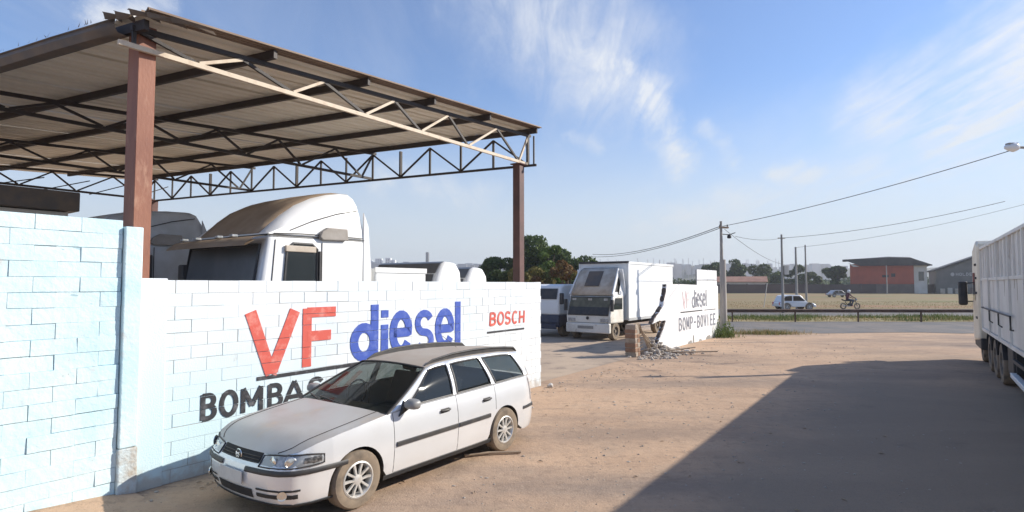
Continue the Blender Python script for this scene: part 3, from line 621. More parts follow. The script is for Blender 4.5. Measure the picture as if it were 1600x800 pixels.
def interp(kn):
    xs = [k[0] for k in kn]; ys = [k[1] for k in kn]
    return lambda x: float(np.interp(x, xs, ys))
def make_wagon():
    k = 1.068
    car = street('estate_car', 'silver estate car parked on the dirt against the lettered wall', 'car', 3.27, -5.87); car.scale = (1,1,.965)
    body_root = car
    Wd = interp([(0,.52),(.04,.62),(.12,.715),(.28,.775),(.5,.805),(.8,.82),(2.6,.825),(3.4,.815),(3.8,.79),(4.02,.74),(4.12,.66),(4.18,.55)])
    top = interp([(0,.665),(.1,.705),(.3,.765),(.6,.815),(.9,.855),(1.2,.89),(1.6,.905),(2.5,.925),(3.5,.95),(4.05,.955),(4.18,.93)])
    fz = interp([(.15,.93),(.24,.965),(.34,.985),(.5,1),(.62,1.0),(.74,.988),(.84,.965),(.90,.945),(.96,.925)])
    shf = interp([(.15,.09),(.22,.05),(.3,.015),(.40,0),(.50,0),(.555,.012),(.57,.045),(.62,.075),(.70,.12),(.8,.2)])
    shr = interp([(.15,-.08),(.25,-.03),(.35,0),(.52,0),(.56,-.04),(.75,-.06),(.96,-.10)])
    XF, XR, RA, WZ = .80, 3.27, .335, .30
    SILL = .215
    def zb(x):
        z = SILL if .42 < x < 3.75 else .20
        for c in (XF, XR):
            if abs(x-c) < RA: z = max(z, WZ+math.sqrt(RA*RA-(x-c)**2))
        return z
    def S(x, z, sg, o=0):
        dx = shf(z)*max(0,1-x/.5)**2+shr(z)*max(0,(x-3.7)/.48)**2
        y = Wd(x)*fz(z)
        # outward push: mostly sideways, forwards round the nose
        nx = -max(0,1-x/.22) if x < .22 else (max(0,(x-4.0)/.18) if x > 4 else 0)
        n = Vector((nx, 1.0, 0)).normalized()*o
        return Vector(((x+dx+n.x)*k, sg*(y+n.y)*k, z*k))
    xsx = {0,.02,.04,.08,.12,.18,.24,.30,.36,.42,4.02,4.07,4.12,4.15,4.18}
    x = .5
    while x < 4.0: xsx.add(round(x,3)); x += .1
    for c in (XF, XR):
        for a in range(0,181,10): xsx.add(round(c-RA*math.cos(R(a)),4))
    xsx |= {1.27,2.30,3.06,3.72}
    xs = sorted(xsx)
    Zs = [.15,.20,.215,.24,.29,.34,.40,.46,.50,.555,.60,.66,.72,.78,.83,.87,.90,.925,.96]
    def part_of(x, z):
        if x < .42 and z < .555: return 'front_bumper'
        if x > 3.72 and z < .555: return 'rear_bumper'
        if x < 1.27: return 'front_wing'
        if 1.27 < x < 2.30 and z > .24: return 'front_door'
        if 2.30 < x < 3.06 and z > .24: return 'rear_door'
        if z < .24: return 'sill'
        return 'rear_wing'
    parts = {}
    for sg in (-1,1):
        P = {}
        for x in xs:
            lo, hi = zb(x), top(x); P[x] = [(min(max(z,lo),hi)) for z in Zs]
        for i in range(len(xs)-1):
            a, b = xs[i], xs[i+1]
            for j in range(len(Zs)-1):
                za0, za1, zb0, zb1 = P[a][j], P[a][j+1], P[b][j], P[b][j+1]
                if za1-za0 < 1e-5 and zb1-zb0 < 1e-5: continue
                nm = part_of((a+b)/2, (Zs[j]+Zs[j+1])/2)
                key = (nm, sg if nm != 'front_bumper' else 0)
                mb = parts.setdefault(key, MB())
                q = [S(a,za0,sg),S(b,zb0,sg),S(b,zb1,sg),S(a,za1,sg)]
                mb.add(q, [(0,1,2,3)])
        # inner lips of the wheel arches and the sill return
        lip = MB(); rows = []
        for x in xs:
            p = S(x,zb(x),sg); rows.append([p, Vector((p.x,p.y-sg*.03*k,p.z+.004)), Vector((p.x,p.y-sg*.16*k,p.z+.01))])
        lip.grid(rows); parts.setdefault(('arch_lip',sg), lip)
    # nose cap and tail cap between the two sides
    def cap(x0, bow, zlist, fn):
        n = 10; rows = []
        for z in zlist:
            L_, R_ = S(x0,z,-1), S(x0,z,1); rows.append([L_.lerp(R_, i/n)+Vector((bow*k*(1-(2*i/n-1)**2),0,0)) for i in range(n+1)])
        return rows
    def frontP(d, z, o=0):         # d: distance from the centre line round the nose, side -1
        if d <= .5:
            kk = d/.52; y = d*fz(z); x = -.055*(1-kk*kk)+shf(z)-o
            return Vector((x*k, -y*k, z*k))
        e = d-.5; pts = [(0,.52)]
        xx = 0.0; acc = 0; px_, py_ = 0, Wd(0)
        while acc < e and xx < 1.4:
            xx += .01; yy = Wd(xx); acc += math.hypot(.01, yy-py_); py_ = yy
        nx = -max(0,1-xx/.3); n = Vector((nx,1,0)).normalized()*o
        dx = shf(z)*max(0,1-xx/.5)**2
        return Vector(((xx+dx+n.x)*k, -(Wd(xx)*fz(z)+n.y)*k, z*k))
    fr = parts.setdefault(('front_bumper',0), MB())
    fr.grid([[frontP(d,z) if d >= 0 else Vector((frontP(-d,z).x, -frontP(-d,z).y, frontP(-d,z).z)) for d in np.linspace(-.5,.5,17)]+[S(0,z,-1)] for z in (.20,.24,.29,.34,.40,.46,.50,.555)])
    nose = MB(); nose.grid([[Vector((frontP(abs(d),z).x, frontP(abs(d),z).y*(1 if d >= 0 else -1), z*k)) for d in np.linspace(-.52,.52,17)] for z in (.555,.60,.63,.665)])
    nose.build('nose_panel', M_silver, car, smooth=40)
    hood = MB(); n = 12; rows = []
    for x in [0,.03,.08,.14,.22,.32,.42,.55,.7,.85,1.0,1.1,1.2]:
        L_, R_ = S(x,top(x),-1), S(x,top(x),1)
        cr = .055*min(1,(x+.02)/.25)
        row = []
        for i in range(n+1):
            v = 2*i/n-1; q = L_.lerp(R_, i/n); q.z += cr*k*(1-abs(v)**2.6); q.x += -.055*k*(1-v*v)*max(0,1-x/.6)-.12*k*(1-v*v)*max(0,(x-.8)/.4); row.append(q)
        rows.append(row)
    hood.grid(rows).build('bonnet', M_dustroof, car, smooth=30)
    hoodrow = rows
    for sg_i in (1, n-1):
        MB().tube([r[sg_i]+Vector((0,0,.002)) for r in rows[1:]], .0045, 5).build('bonnet_seam', M_under, car)
    tailc = MB(); tailc.grid(cap(4.18,.05,(.20,.30,.40,.5,.555,.62,.7,.8,.93),None)).build('tailgate_panel', M_silver, car, smooth=40)
    for (nm, sg), mb in parts.items():
        m = M_dark if nm == 'arch_lip' else (M_under if nm == 'sill' else M_silver)
        o = mb.build(nm, m, car, smooth=38)
    # greenhouse
    bx = [1.20,1.48,2.26,2.345,3.04,3.14,3.86,4.10]; tx = [1.97,2.07,2.31,2.385,2.91,3.0,3.68,3.92]
    tz = interp([(1.97,1.285),(2.15,1.325),(2.5,1.35),(2.9,1.355),(3.4,1.345),(3.92,1.30)]); ty = interp([(1.97,.555),(2.4,.575),(3.2,.57),(3.92,.53)])
    us = []
    for i in range(7):
        m_ = 5 if i in (1,3,5) else 2
        us += [i+j/m_ for j in range(m_)]
    us.append(7)
    ws = [0,.05,.2,.4,.6,.8,.885,1.0]
    def Gp(u, w, sg, o=0):
        i = min(int(u),6); f = u-i; xb = bx[i]+(bx[i+1]-bx[i])*f; xt = tx[i]+(tx[i+1]-tx[i])*f
        zB = top(xb); yB = Wd(xb)*fz(zB)-.006; A = Vector((xb,yB,zB)); B_ = Vector((xt,ty(xt),tz(xt)))
        q = A.lerp(B_, w); q.y += .022*math.sin(PI*w)+o; return Vector((q.x*k, sg*q.y*k, q.z*k))
    for sg in (-1,1):
        fm = MB(); gl = {1:MB(),3:MB(),5:MB()}
        for i in range(len(us)-1):
            seg = int(us[i])
            for j in range(len(ws)-1):
                q = [Gp(us[i],ws[j],sg),Gp(us[i+1],ws[j],sg),Gp(us[i+1],ws[j+1],sg),Gp(us[i],ws[j+1],sg)]
                if seg in gl and 1 <= j <= 5:
                    gl[seg].add([Gp(us[a],ws[b_],sg,-.006) for a,b_ in ((i,j),(i+1,j),(i+1,j+1),(i,j+1))], [(0,1,2,3)])
                else: fm.add(q, [(0,1,2,3)])
        fm.build('window_frame', M_silver, car, smooth=38, solid=.012)
        for s_, g in gl.items():
            go = g.build('side_window', M_tint, car, smooth=40)
            loop = [Gp(s_+j/6,.05,sg,.001) for j in range(7)]+[Gp(s_+1,w,sg,.001) for w in (.2,.4,.6,.8,.885)]+[Gp(s_+1-j/6,.885,sg,.001) for j in range(1,7)]+[Gp(s_,w,sg,.001) for w in (.8,.6,.4,.2,.05)]
            MB().tube(loop, .011*k, 5, cap=False).build('window_seal', M_dark, go)
    # windshield, roof, rear window
    WB = []; nW = 12
    baseL, baseR = Gp(0.05,.0,-1), Gp(0.05,0,1); topL, topR = Gp(0,1,-1), Gp(0,1,1)
    rows = []
    for j in range(9):
        w = j/8; L_, R_ = Gp(0.0,w,-1), Gp(0.0,w,1)
        row = []
        for i in range(nW+1):
            v = 2*i/nW-1; q = L_.lerp(R_, i/nW); bow = 1-v*v
            q.x -= (.15*(1-w)+.05*w)*k*bow; q.z += (.035*w+.012*(1-w))*k*bow; row.append(q)
        rows.append(row)
    ws_ = MB().grid(rows).build('windshield', M_wsglass, car, smooth=40)
    edge = rows[0]+[r[-1] for r in rows[1:]]+rows[-1][::-1][1:]+[r[0] for r in rows[::-1][1:]]
    MB().tube(edge, .014*k, 5, cap=False).build('windshield_seal', M_dark, ws_)
    for (i0, i1, dz) in ((3,9,.0),(7,11,0)):
        a = rows[0][i0]+Vector((.01,0,.02)); c_ = rows[1][i1]+Vector((-.012,0,.014)); MB().bar(a,c_,.012,.014).build('wiper', M_dark, car)
    MB().grid([[q+Vector((-.05*k,0,-.02)) for q in rows[0]], [q+Vector((-.01,0,.006)) for q in rows[0]]]).build('scuttle', M_dark, car)
    rr = []
    for x in [1.97,2.1,2.3,2.6,2.9,3.2,3.5,3.75,3.92,3.98]:
        xx = min(x,3.92); a = (xx-1.97)/(3.92-1.97); row = []
        L_ = Vector((x*k,-ty(xx)*k,tz(xx)*k)); R_ = Vector((x*k,ty(xx)*k,tz(xx)*k))
        for i in range(nW+1):
            v = 2*i/nW-1; q = L_.lerp(R_, i/nW); bow = 1-abs(v)**2.4; q.z += .038*k*bow-(.02*k if x > 3.92 else 0); q.x -= .05*k*(1-v*v)*(1-a) - .05*k*(1-v*v)*a; row.append(q)
        rr.append(row)
    MB().grid(rr).build('roof', M_roofdust, car, smooth=35)
    rw = []
    for j in range(6):
        w = j/5; L_, R_ = Gp(7,w,-1), Gp(7,w,1); row = []
        for i in range(nW+1):
            v = 2*i/nW-1; q = L_.lerp(R_, i/nW); q.x += .055*k*(1-v*v); row.append(q)
        rw.append(row)
    MB().grid(rw).build('rear_window', M_tint, car, smooth=40)
    # roof rails with raised rear end
    for sg in (-1,1):
        pts = []
        for x, dz in ((2.02,.002),(2.15,.028),(2.5,.048),(2.9,.055),(3.3,.055),(3.65,.052),(3.88,.045),(3.96,-.005)):
            xx = min(x,3.92); pts.append(Vector((x*k, sg*(ty(xx)-.035)*k, (tz(xx)+.012+dz)*k)))
        ro = MB().tube(pts, [.008,.014,.016,.016,.016,.017,.018,.010], 7).build('roof_rail', M_dark, car, smooth=60)
        b = MB()
        for a, c_ in zip(pts[:-1], pts[1:]): b.add([a,c_,Vector((c_.x,c_.y,tz(min(c_.x/k,3.92))*k)),Vector((a.x,a.y,tz(min(a.x/k,3.92))*k))], [(0,1,2,3)])
        b.build('rail_skirt', M_dark, ro, solid=.01)
    MB().tube([Vector((3.3*k,.1,1.38*k)),Vector((3.0*k,.1,1.57*k))][::-1], .004, 5).build('aerial', M_dark, car)
    # side trim, handles, mirrors, door seams  (both sides)
    for sg in (-1,1):
        def strip(x0, x1, z0, z1, o, m, nm, dz=0):
            n_ = max(2,int((x1-x0)/.08)); rows = []
            for i in range(n_+1):
                x = x0+(x1-x0)*i/n_; zz = dz*(x-x0)
                rows.append([S(x,z0+zz,sg,.001),S(x,z0+.006+zz,sg,o),S(x,z1-.006+zz,sg,o),S(x,z1+zz,sg,.001)])
            MB().grid(rows).build(nm, m, car, smooth=20)
        strip(1.30,2.285,.52,.575,.016,M_dark,'side_moulding',.01); strip(2.315,2.93,.53,.585,.016,M_dark,'side_moulding',.01)
        strip(3.72,4.12,.50,.545,.014,M_dark,'bumper_strip')
        strip(1.14,3.0,.185,.24,.006,M_under,'sill_trim')
        for dx in (1.27,2.30,3.06):
            zz = [z for z in np.linspace(.25 if dx < 3 else .62,top(dx),12)]
            MB().tube([S(dx+(.0 if dx < 3 else .02*math.sin((z-.6)*3)),z,sg,-.002) for z in zz], .005, 5).build('door_seam', M_under, car)
        MB().tube([S(x,.245,sg,-.002) for x in np.linspace(1.27,2.98,20)], .004, 5).build('door_seam', M_under, car)
        for hx in (2.08,2.88):
            z = .775
            MB().grid([[S(hx-.075,z-.022,sg,.001),S(hx+.075,z-.018,sg,.001)],[S(hx-.075,z+.028,sg,.001),S(hx+.075,z+.03,sg,.001)]]).build('handle_recess', M_dark, car)
            MB().tube([S(hx-.085,z+.006,sg,.004),S(hx-.07,z+.008,sg,.026),S(hx+.06,z+.012,sg,.028),S(hx+.085,z+.012,sg,.005)], .012, 6).build('door_handle', M_dark, car, smooth=60)
        # mirror
        c = Gp(.62,.10,sg,0); mo = MB()
        yv = sg
        prof = [(.0,.02,.0),(.02,.10,.0),(.05,.16,.005),(.10,.19,.01),(.14,.195,.01)]
        rows = []
        for i, (dx, sc_, o_) in enumerate(((-.055,.35,0),(-.035,.75,0),(.0,.95,0),(.05,1,0),(.075,.96,0))):
            row = []
            for a in range(12):
                t = 2*PI*a/12; cy, cz = math.cos(t), math.sin(t)
                cy = math.copysign(abs(cy)**.6, cy); cz = math.copysign(abs(cz)**.7, cz)
                row.append(Vector((c.x+dx, c.y+yv*(.135+.095*sc_*cy), c.z+.035+.062*sc_*cz)))
            rows.append(row)
        mo.grid(rows, close=True); mo.f.append(tuple(len(mo.v)-12+a for a in range(12))); mo.f.append(tuple(range(12)))
        mi = mo.build('wing_mirror', M_mirror, car, smooth=45)
        MB().add([Vector((c.x+.076, c.y+yv*(.135+.085*math.copysign(abs(math.cos(2*PI*a/12))**.6,math.cos(2*PI*a/12))), c.z+.035+.054*math.copysign(abs(math.sin(2*PI*a/12))**.7,math.sin(2*PI*a/12)))) for a in range(12)], [tuple(range(12))]).build('mirror_glass', M_chrome, mi)
        MB().prism([(c.x-.10,c.z-.10),(c.x+.06,c.z-.035),(c.x+.03,c.z+.06)], min(c.y-yv*.02,c.y+yv*.055), max(c.y-yv*.02,c.y+yv*.055)).build('mirror_foot', M_dark, mi)
        # headlight, trims round the nose
        def F(d, z, o): q = frontP(d,z,o); return Vector((q.x, q.y*(-sg), q.z))
        def patch(d0, d1, z0, z1, o, m, nm, par=car, nd=10, lo=None, hi=None):
            rows = []
            for j in range(5):
                f = j/4; rows.append([F(d0+(d1-d0)*i/nd, ((lo(i/nd) if lo else z0)*(1-f)+(hi(i/nd) if hi else z1)*f), o*(1 if 0 < f < 1 else .45)) for i in range(nd+1)])
            return MB().grid(rows).build(nm, m, par, smooth=40)
        hl = patch(.36,1.02,.56,.69,.010,M_headl,'headlight', lo=lambda f: .562+.02*f*f, hi=lambda f: .655+.03*math.sin(min(1,f*1.5)*PI/2)-.045*max(0,f-.75)*4*.5)
        ring = [F(.36+.66*i/10,.562+.02*(i/10)**2,.008) for i in range(11)]+[F(.36+.66*f,.655+.03*math.sin(min(1,f*1.5)*PI/2)-.045*max(0,f-.75)*2,.008) for f in np.linspace(1,0,11)]; ring.append(ring[0])
        MB().tube(ring, .008, 5, cap=False).build('lamp_surround', M_dark, hl)
        for dd, rr_ in ((.50,.040),(.66,.047)):
            q = F(dd,.618,.0135); nn = (F(dd,.618,.05)-F(dd,.618,0)).normalized(); tq = nn.to_track_quat('Y','Z')
            o = MB().lathe([(rr_*1.25,.0),(rr_*1.1,.006),(rr_,-.0),(rr_*.6,.004),(.001,.007)], 16).build('lamp_reflector', M_chrome, hl, loc=q, smooth=50); o.rotation_euler = tq.to_euler()
        q = patch(.80,.99,.592,.66,.014,mat('indicator_lens',(.05,.05,.05),(.22,.21,.2),rough=.15,scale=30),'indicator',hl)
        patch(.20,1.28,.497,.548,.014,M_dark,'bumper_strip',nd=16)
        patch(.36,.80,.345,.365,.008,M_under,'bumper_slot'); patch(.36,.78,.275,.318,.006,M_under,'bumper_slot')
        q = F(.63,.315,.012); nn = (F(.63,.315,.05)-F(.63,.315,0)).normalized()
        fo = MB().lathe([(.048,-.004),(.046,.008),(.036,.004),(.001,.010)], 16).build('fog_lamp', M_chrome, car, loc=q, smooth=40); fo.rotation_euler = nn.to_track_quat('Y','Z').to_euler()
        patch(.0,1.26,.195,.222,.012,M_under,'bumper_lip',nd=18)
        # wheels
        for wx in (XF, XR):
            wheel_mesh(.30*k, .185*k, .185*k, 5, car, (wx*k, sg*.725*k, .30*k), sg)
    # grille
    rows = [[Vector((frontP(abs(d),z,.006).x, frontP(abs(d),z,.006).y*(1 if d >= 0 else -1), z*k)) for d in np.linspace(-.335,.335,13)] for z in (.565,.60,.635,.668)]
    gr = MB().grid(rows).build('grille', M_under, car)
    for z in (.585,.61,.635):
        MB().tube([Vector((frontP(abs(d),z,.012).x, frontP(abs(d),z,.012).y*(1 if d >= 0 else -1), z*k)) for d in np.linspace(-.32,.32,9)], .005, 5).build('grille_bar', M_dark, gr)
    q = frontP(0,.618,.022); MB().lathe([(.050,.0),(.058,.006),(.050,.010)], 20, (q.x,0,q.z), 'x').build('badge_ring', M_chrome, gr, smooth=40)
    b = MB()
    for a, c_ in (((-.034,.026),(-.014,-.002)),((-.014,-.002),(0,.018)),((0,.018),(.014,-.002)),((.014,-.002),(.034,.026)),((-.036,.008),(-.016,-.036)),((-.016,-.036),(0,-.008)),((0,-.008),(.016,-.036)),((.016,-.036),(.036,.008))):
        b.bar((q.x-.006,a[0],q.z+a[1]),(q.x-.006,c_[0],q.z+c_[1]),.007,.006)
    b.build('badge_mark', M_chrome, gr)
    q = frontP(0,.44,.02); MB().box(q.x-.008,q.x+.004,-.21,.21,q.z-.065,q.z+.065).build('number_plate', mat('blurred_plate',(.55,.55,.54),(.48,.48,.48),rough=.5,scale=6), car, bevel=.004)
    rows = [[Vector((frontP(abs(d),z,.006).x, frontP(abs(d),z,.006).y*(1 if d >= 0 else -1), z*k)) for d in np.linspace(-.30,.30,9)] for z in (.25,.34)]
    MB().grid(rows).build('lower_intake', M_under, car)
    # floor, wells and cabin
    MB().box(.25*k,4.0*k,-.58*k,.58*k,.17*k,.52*k).build('underbody', M_under, car)
    MB().box(.2*k,1.15*k,-.58*k,.58*k,.50*k,.66*k).build('engine_bay', M_under, car)
    MB().box(3.0*k,3.6*k,-.60*k,.60*k,.50*k,.80*k).build('boot_floor', M_seat, car)
    MB().box(1.15*k,1.5*k,-.70*k,.70*k,.62*k,.90*k).build('dashboard', M_under, car, bevel=.05)
    for y in (-.36,.36):
        b = MB(); b.box(2.0*k,2.5*k,(y-.24)*k,(y+.24)*k,.5*k,.66*k); b.bar((2.42*k,y*k,.62*k),(2.62*k,y*k,1.08*k),.44*k,.13*k); b.bar((2.62*k,y*k,1.1*k),(2.66*k,y*k,1.24*k),.22*k,.09*k)
        b.build('seat', M_seat, car, bevel=.03)
    b = MB(); b.box(2.85*k,3.2*k,-.6*k,.6*k,.55*k,.68*k); b.bar((3.15*k,0,.66*k),(3.3*k,0,1.1*k),1.2*k,.13*k); b.build('seat', M_seat, car, bevel=.03)
    c = Vector((1.72*k,.36*k,.93*k)); MB().tube([c+Vector((.05*math.cos(t),.18*math.sin(t),.16*math.cos(t))) for t in np.linspace(0,2*PI,22)], .013, 6, cap=False).build('steering_wheel', M_dark, car, smooth=60)
    # rear light
    for sg in (-1,1):
        rows = [[S(x,z,sg,.006) for x in (3.98,4.06,4.13,4.17)] for z in (.60,.72,.84,.92)]
        MB().grid(rows).build('tail_light', mat('tail_lens',(.35,.02,.02),rough=.15), car, smooth=40)
    return car
wagon = make_wagon()

# ---------------------------------------------------------------- lorry tractors behind the wall
def make_tractor(s, t, paint, label, roof_prof, glassm=M_glassd, top_m=M_dusty):
    tr = street('truck_tractor', label, 'truck', s, t)           # local x back along the cab, y away from the wall
    Wt = 2.5; y0, y1 = 0, Wt
    b = MB(); b.prism([(.02,.55),(-.03,1.5),(.0,2.15),(.16,3.17),(2.05,3.2),(2.05,.55)], y0, y1); b.build('cab', paint, tr, bevel=.07, seg=3, smooth=30)
    # windshield set in the sloping front
    def fx(z): return .0+(z-2.15)*.157
    ws = MB().grid([[(fx(z)-.022,y,z) for y in np.linspace(.16,Wt-.16,7)] for z in (2.02,2.3,2.6,3.0)]).build('windshield', glassm, tr, solid=.02)
    MB().tube([(fx(z)-.03,y,z) for y, z in ((.14,2.0),(Wt-.14,2.0),(Wt-.14,3.02),(.14,3.02),(.14,2.0))], .022, 5, cap=False).build('windshield_seal', M_dark, ws)
    for yy in (.5,1.25,1.9): MB().bar((-.05,yy,2.03),(.03,yy+.45,2.35),.018).build('wiper', M_dark, tr)
    # sun visor, curved outward
    rows = []
    for y in np.linspace(-.02,Wt+.02,9):
        q = .06*(1-((y-Wt/2)/(Wt/2))**2)
        rows.append([(.12-q,y,3.16),(-.08-q,y,3.12),(-.22-q,y,3.02),(-.24-q,y,2.98),(-.21-q,y,2.99),(-.06-q,y,3.08),(.12-q,y,3.11)])
    MB().grid(rows).build('sun_visor', M_tan, tr, smooth=40)
    # roof deflector
    rows = []
    for (x, h, inset) in roof_prof:
        z = 3.19; i = inset
        rows.append([(x,.02,z),(x,.03,z+h*.45),(x,.06+i*.25,z+h*.80),(x,.15+i*.6,z+h*.96),(x,.35+i,z+h),(x,Wt/2,z+h*1.015),(x,Wt-.35-i,z+h),(x,Wt-.15-i*.6,z+h*.96),(x,Wt-.06-i*.25,z+h*.80),(x,Wt-.03,z+h*.45),(x,Wt-.02,z)])
    b = MB().grid(rows); n = len(rows[0]); b.f.append(tuple(range(n))); b.f.append(tuple(len(b.v)-n+j for j in range(n)))
    df = b.build('roof_deflector', paint, tr, smooth=42)
    MB().grid([[Vector(p)+Vector((-.006,0,.007)) for p in r[3:-3]] for r in rows[:8]]).build('deflector_face', M_tan if paint is M_white else paint, df, smooth=50, solid=.004)  # front and top of the deflector coloured tan, sides keep the cab paint
    MB().tube([(.25,.0,3.2),(.7,-.012,3.22),(1.4,-.012,3.23),(2.0,-.005,3.22)], .009, 5).build('deflector_seam', M_dark, df)
    MB().tube([(.55,.02,3.27),(.95,.005,3.45),(1.45,.02,3.62),(1.9,.05,3.72)], .009, 5).build('deflector_seam', M_dark, df)
    # side window, door lines, side plate
    sw = MB().add([(.42,-.012,2.14),(1.02,-.012,2.14),(1.02,-.012,2.98),(.93,-.012,3.04),(.60,-.012,3.04),(.50,-.012,2.96)], [(0,1,2,3,4,5)]).build('side_window', M_glass, tr)
    MB().tube([(.42,-.016,2.12),(1.04,-.016,2.12),(1.04,-.016,2.98),(.94,-.016,3.06),(.59,-.016,3.06),(.48,-.016,2.97),(.42,-.016,2.12)], .02, 5, cap=False).build('window_seal', M_dark, sw)
    MB().box(.44,1.0,-.05,-.008,2.92,3.02).build('wind_deflector', M_dusty, sw, bevel=.01)
    MB().tube([(.28,-.006,3.1),(.22,-.006,2.3),(.2,-.006,1.1)], .008, 5).build('door_seam', M_dark, tr)
    MB().tube([(1.14,-.006,3.1),(1.14,-.006,1.0)], .008, 5).build('door_seam', M_dark, tr)
    MB().prism([(1.06,3.19),(1.10,3.28),(1.22,3.36),(1.62,3.36),(1.64,3.16),(1.12,3.14)], -.07, .02).build('side_plate', mat('grey_tan_plastic',(.33,.30,.27),(.27,.24,.21),rough=.6), tr, bevel=.015)
    MB().box(1.06,1.10,-.055,-.01,1.9,2.95).build('grab_rail', M_dark, tr, bevel=.01)
    for yy in (.45,.9,1.6,2.05): MB().box(-.20,-.10,yy-.05,yy+.05,3.135,3.175).build('marker_lamp', M_headl, tr, bevel=.012)
    MB().tube([(.14,-.006,3.17),(1.0,-.008,3.185),(2.03,-.008,3.19)], .010, 5).build('roof_seam', M_dark, tr)
    b = MB(); b.bar((.12,Wt+.0,2.6),(.1,Wt+.1,2.6),.03); b.bar((.12,Wt+.0,2.2),(.1,Wt+.1,2.2),.03); b.build('mirror_arm', M_dark, tr)
    for yy in (.9,1.25,1.6): MB().box(-.06,-.0,yy-.07,yy+.07,3.02,3.07).build('sticker', M_rub2, tr)
    # rear side extender
    MB().prism([(2.03,.9),(2.03,3.7),(2.14,3.45),(2.22,2.6),(2.22,.9)], .0, .04).build('side_extender', paint, tr, bevel=.01)
    MB().prism([(2.03,.9),(2.03,3.7),(2.14,3.45),(2.22,2.6),(2.22,.9)], Wt-.04, Wt).build('side_extender', paint, tr, bevel=.01)
    MB().box(.05,.17,Wt+.02,Wt+.22,2.05,2.75).build('wing_mirror', M_dark, tr, bevel=.03)
    # lower cab and chassis
    MB().box(-.10,.1,.1,Wt-.1,.45,1.2).build('bumper', M_dark, tr, bevel=.05)
    MB().box(-.05,.02,.4,Wt-.4,1.25,1.9).build('grille', M_dark, tr)
    b = MB(); b.box(.3,5.6,.75,.95,.75,1.0); b.box(.3,5.6,Wt-.95,Wt-.75,.75,1.0); b.build('chassis', M_under, tr)
    for wx in (.9,4.2):
        for yy, sd in ((.28,-1),(Wt-.28,1)): wheel_mesh(.5,.3,.29,0,tr,(wx,yy,.5),sd,n=20)
    return tr
make_tractor(4.86,-8.3,M_white,'big white truck cab with tall swept roof deflector and sun visor behind the lettered wall',
             [(.18,.02,.25),(.32,.16,.24),(.5,.34,.2),(.75,.54,.15),(1.05,.70,.1),(1.35,.80,.06),(1.6,.845,.03),(1.78,.85,.02),(1.9,.78,.02),(1.97,.55,.0),(2.04,.30,0)])
make_tractor(3.75,-11.95,M_greyt,'grey high-roofed truck cab standing in the canopy shade behind the brown post',
             [(.18,.03,.2),(.3,.3,.15),(.5,.50,.1),(.9,.60,.06),(1.5,.66,.03),(1.85,.67,.02),(1.98,.62,.02),(2.05,.5,0),(2.10,.12,0)])

# two bare white truck cabs beyond the big one
def make_cab(s, t, H_, label, L_=1.15):
    v = street('cab_truck', label, 'truck', s, t, 0)
    b = MB(); b.prism([(.0,.6),(-.03,1.3),(.05,1.95),(.30,H_-.30),(.48,H_-.05),(.62,H_),(L_-.22,H_-.02),(L_-.06,H_-.22),(L_,H_-.6),(L_,.6)], 0, 2.3)
    b.build('cab', M_white, v, bevel=.09, seg=3, smooth=35)
    MB().grid([[(.05+.25*f-.03,y,1.95+(H_-.30-1.95)*f) for y in np.linspace(.14,2.16,6)] for f in (.02,.35,.7,1.0)]).build('windshield', M_glassd, v, solid=.012)
    MB().grid([[(x-.02,y,z+.012) for y in np.linspace(.1,2.2,6)] for x, z in ((.31,H_-.28),(.48,H_-.05),(.60,H_-.01))]).build('shaded_roof_front', M_glassd, v, solid=.01)  # roof front of the white cab darkened: shade put into its colour
    MB().add([(.32,-.008,1.7),(.85,-.008,1.7),(.85,-.008,H_-.55),(.45,-.008,H_-.55)], [(0,1,2,3)]).build('side_window', M_glass, v)
    b = MB(); b.box(.1,2.3,.7,.85,.6,.85); b.box(.1,2.3,1.45,1.6,.6,.85); b.build('chassis', M_under, v)
    for wx in (.6,1.9):
        for yy, sd in ((.16,-1),(2.14,1)): wheel_mesh(.42,.26,.24,0,v,(wx,yy,.42),sd,n=16)
    MB().box(-.06,.1,.05,2.25,.4,.75).build('bumper', M_dark, v, bevel=.03)
    return v
make_cab(9.42,-9.1,2.93,'white truck cab nearest the big one, roof front coloured dark with shade above the wall')
make_cab(11.0,-9.55,2.84,'lower white truck cab next to the far canopy post behind the wall')
# low white box body directly behind the big cab
bt = street('box_trailer', 'low white box body coupled behind the big white truck cab', 'trailer', 7.3, -8.45)
MB().box(0,1.35,0,2.4,.95,2.70).build('box', M_whiteb, bt, bevel=.03)
MB().box(-.01,1.36,-.015,.02,2.62,2.72).build('top_rail', M_whiteb, bt)
MB().box(0,1.3,.6,1.8,.75,.95).build('chassis', M_under, bt)
for yy, sd in ((.2,-1),(2.2,1)): wheel_mesh(.48,.28,.28,0,bt,(1.1,yy,.48),sd,n=16)

# cabin with dark slab roof under the canopy's rear
cb = street('site_cabin', 'pale cabin with flat dark brown roof beyond the tall wall at the left edge', 'cabin', 1.4, -14.6)
MB().box(0,2.9,0,3,0,3.9).build('wall', M_wallw, cb); MB().box(-.5,3.05,-.18,3.3,3.92,4.32).build('roof', M_gutter, cb, bevel=.02)
MB().box(.8,1.7,-.02,.01,1.6,2.6).build('window', M_glass, cb)

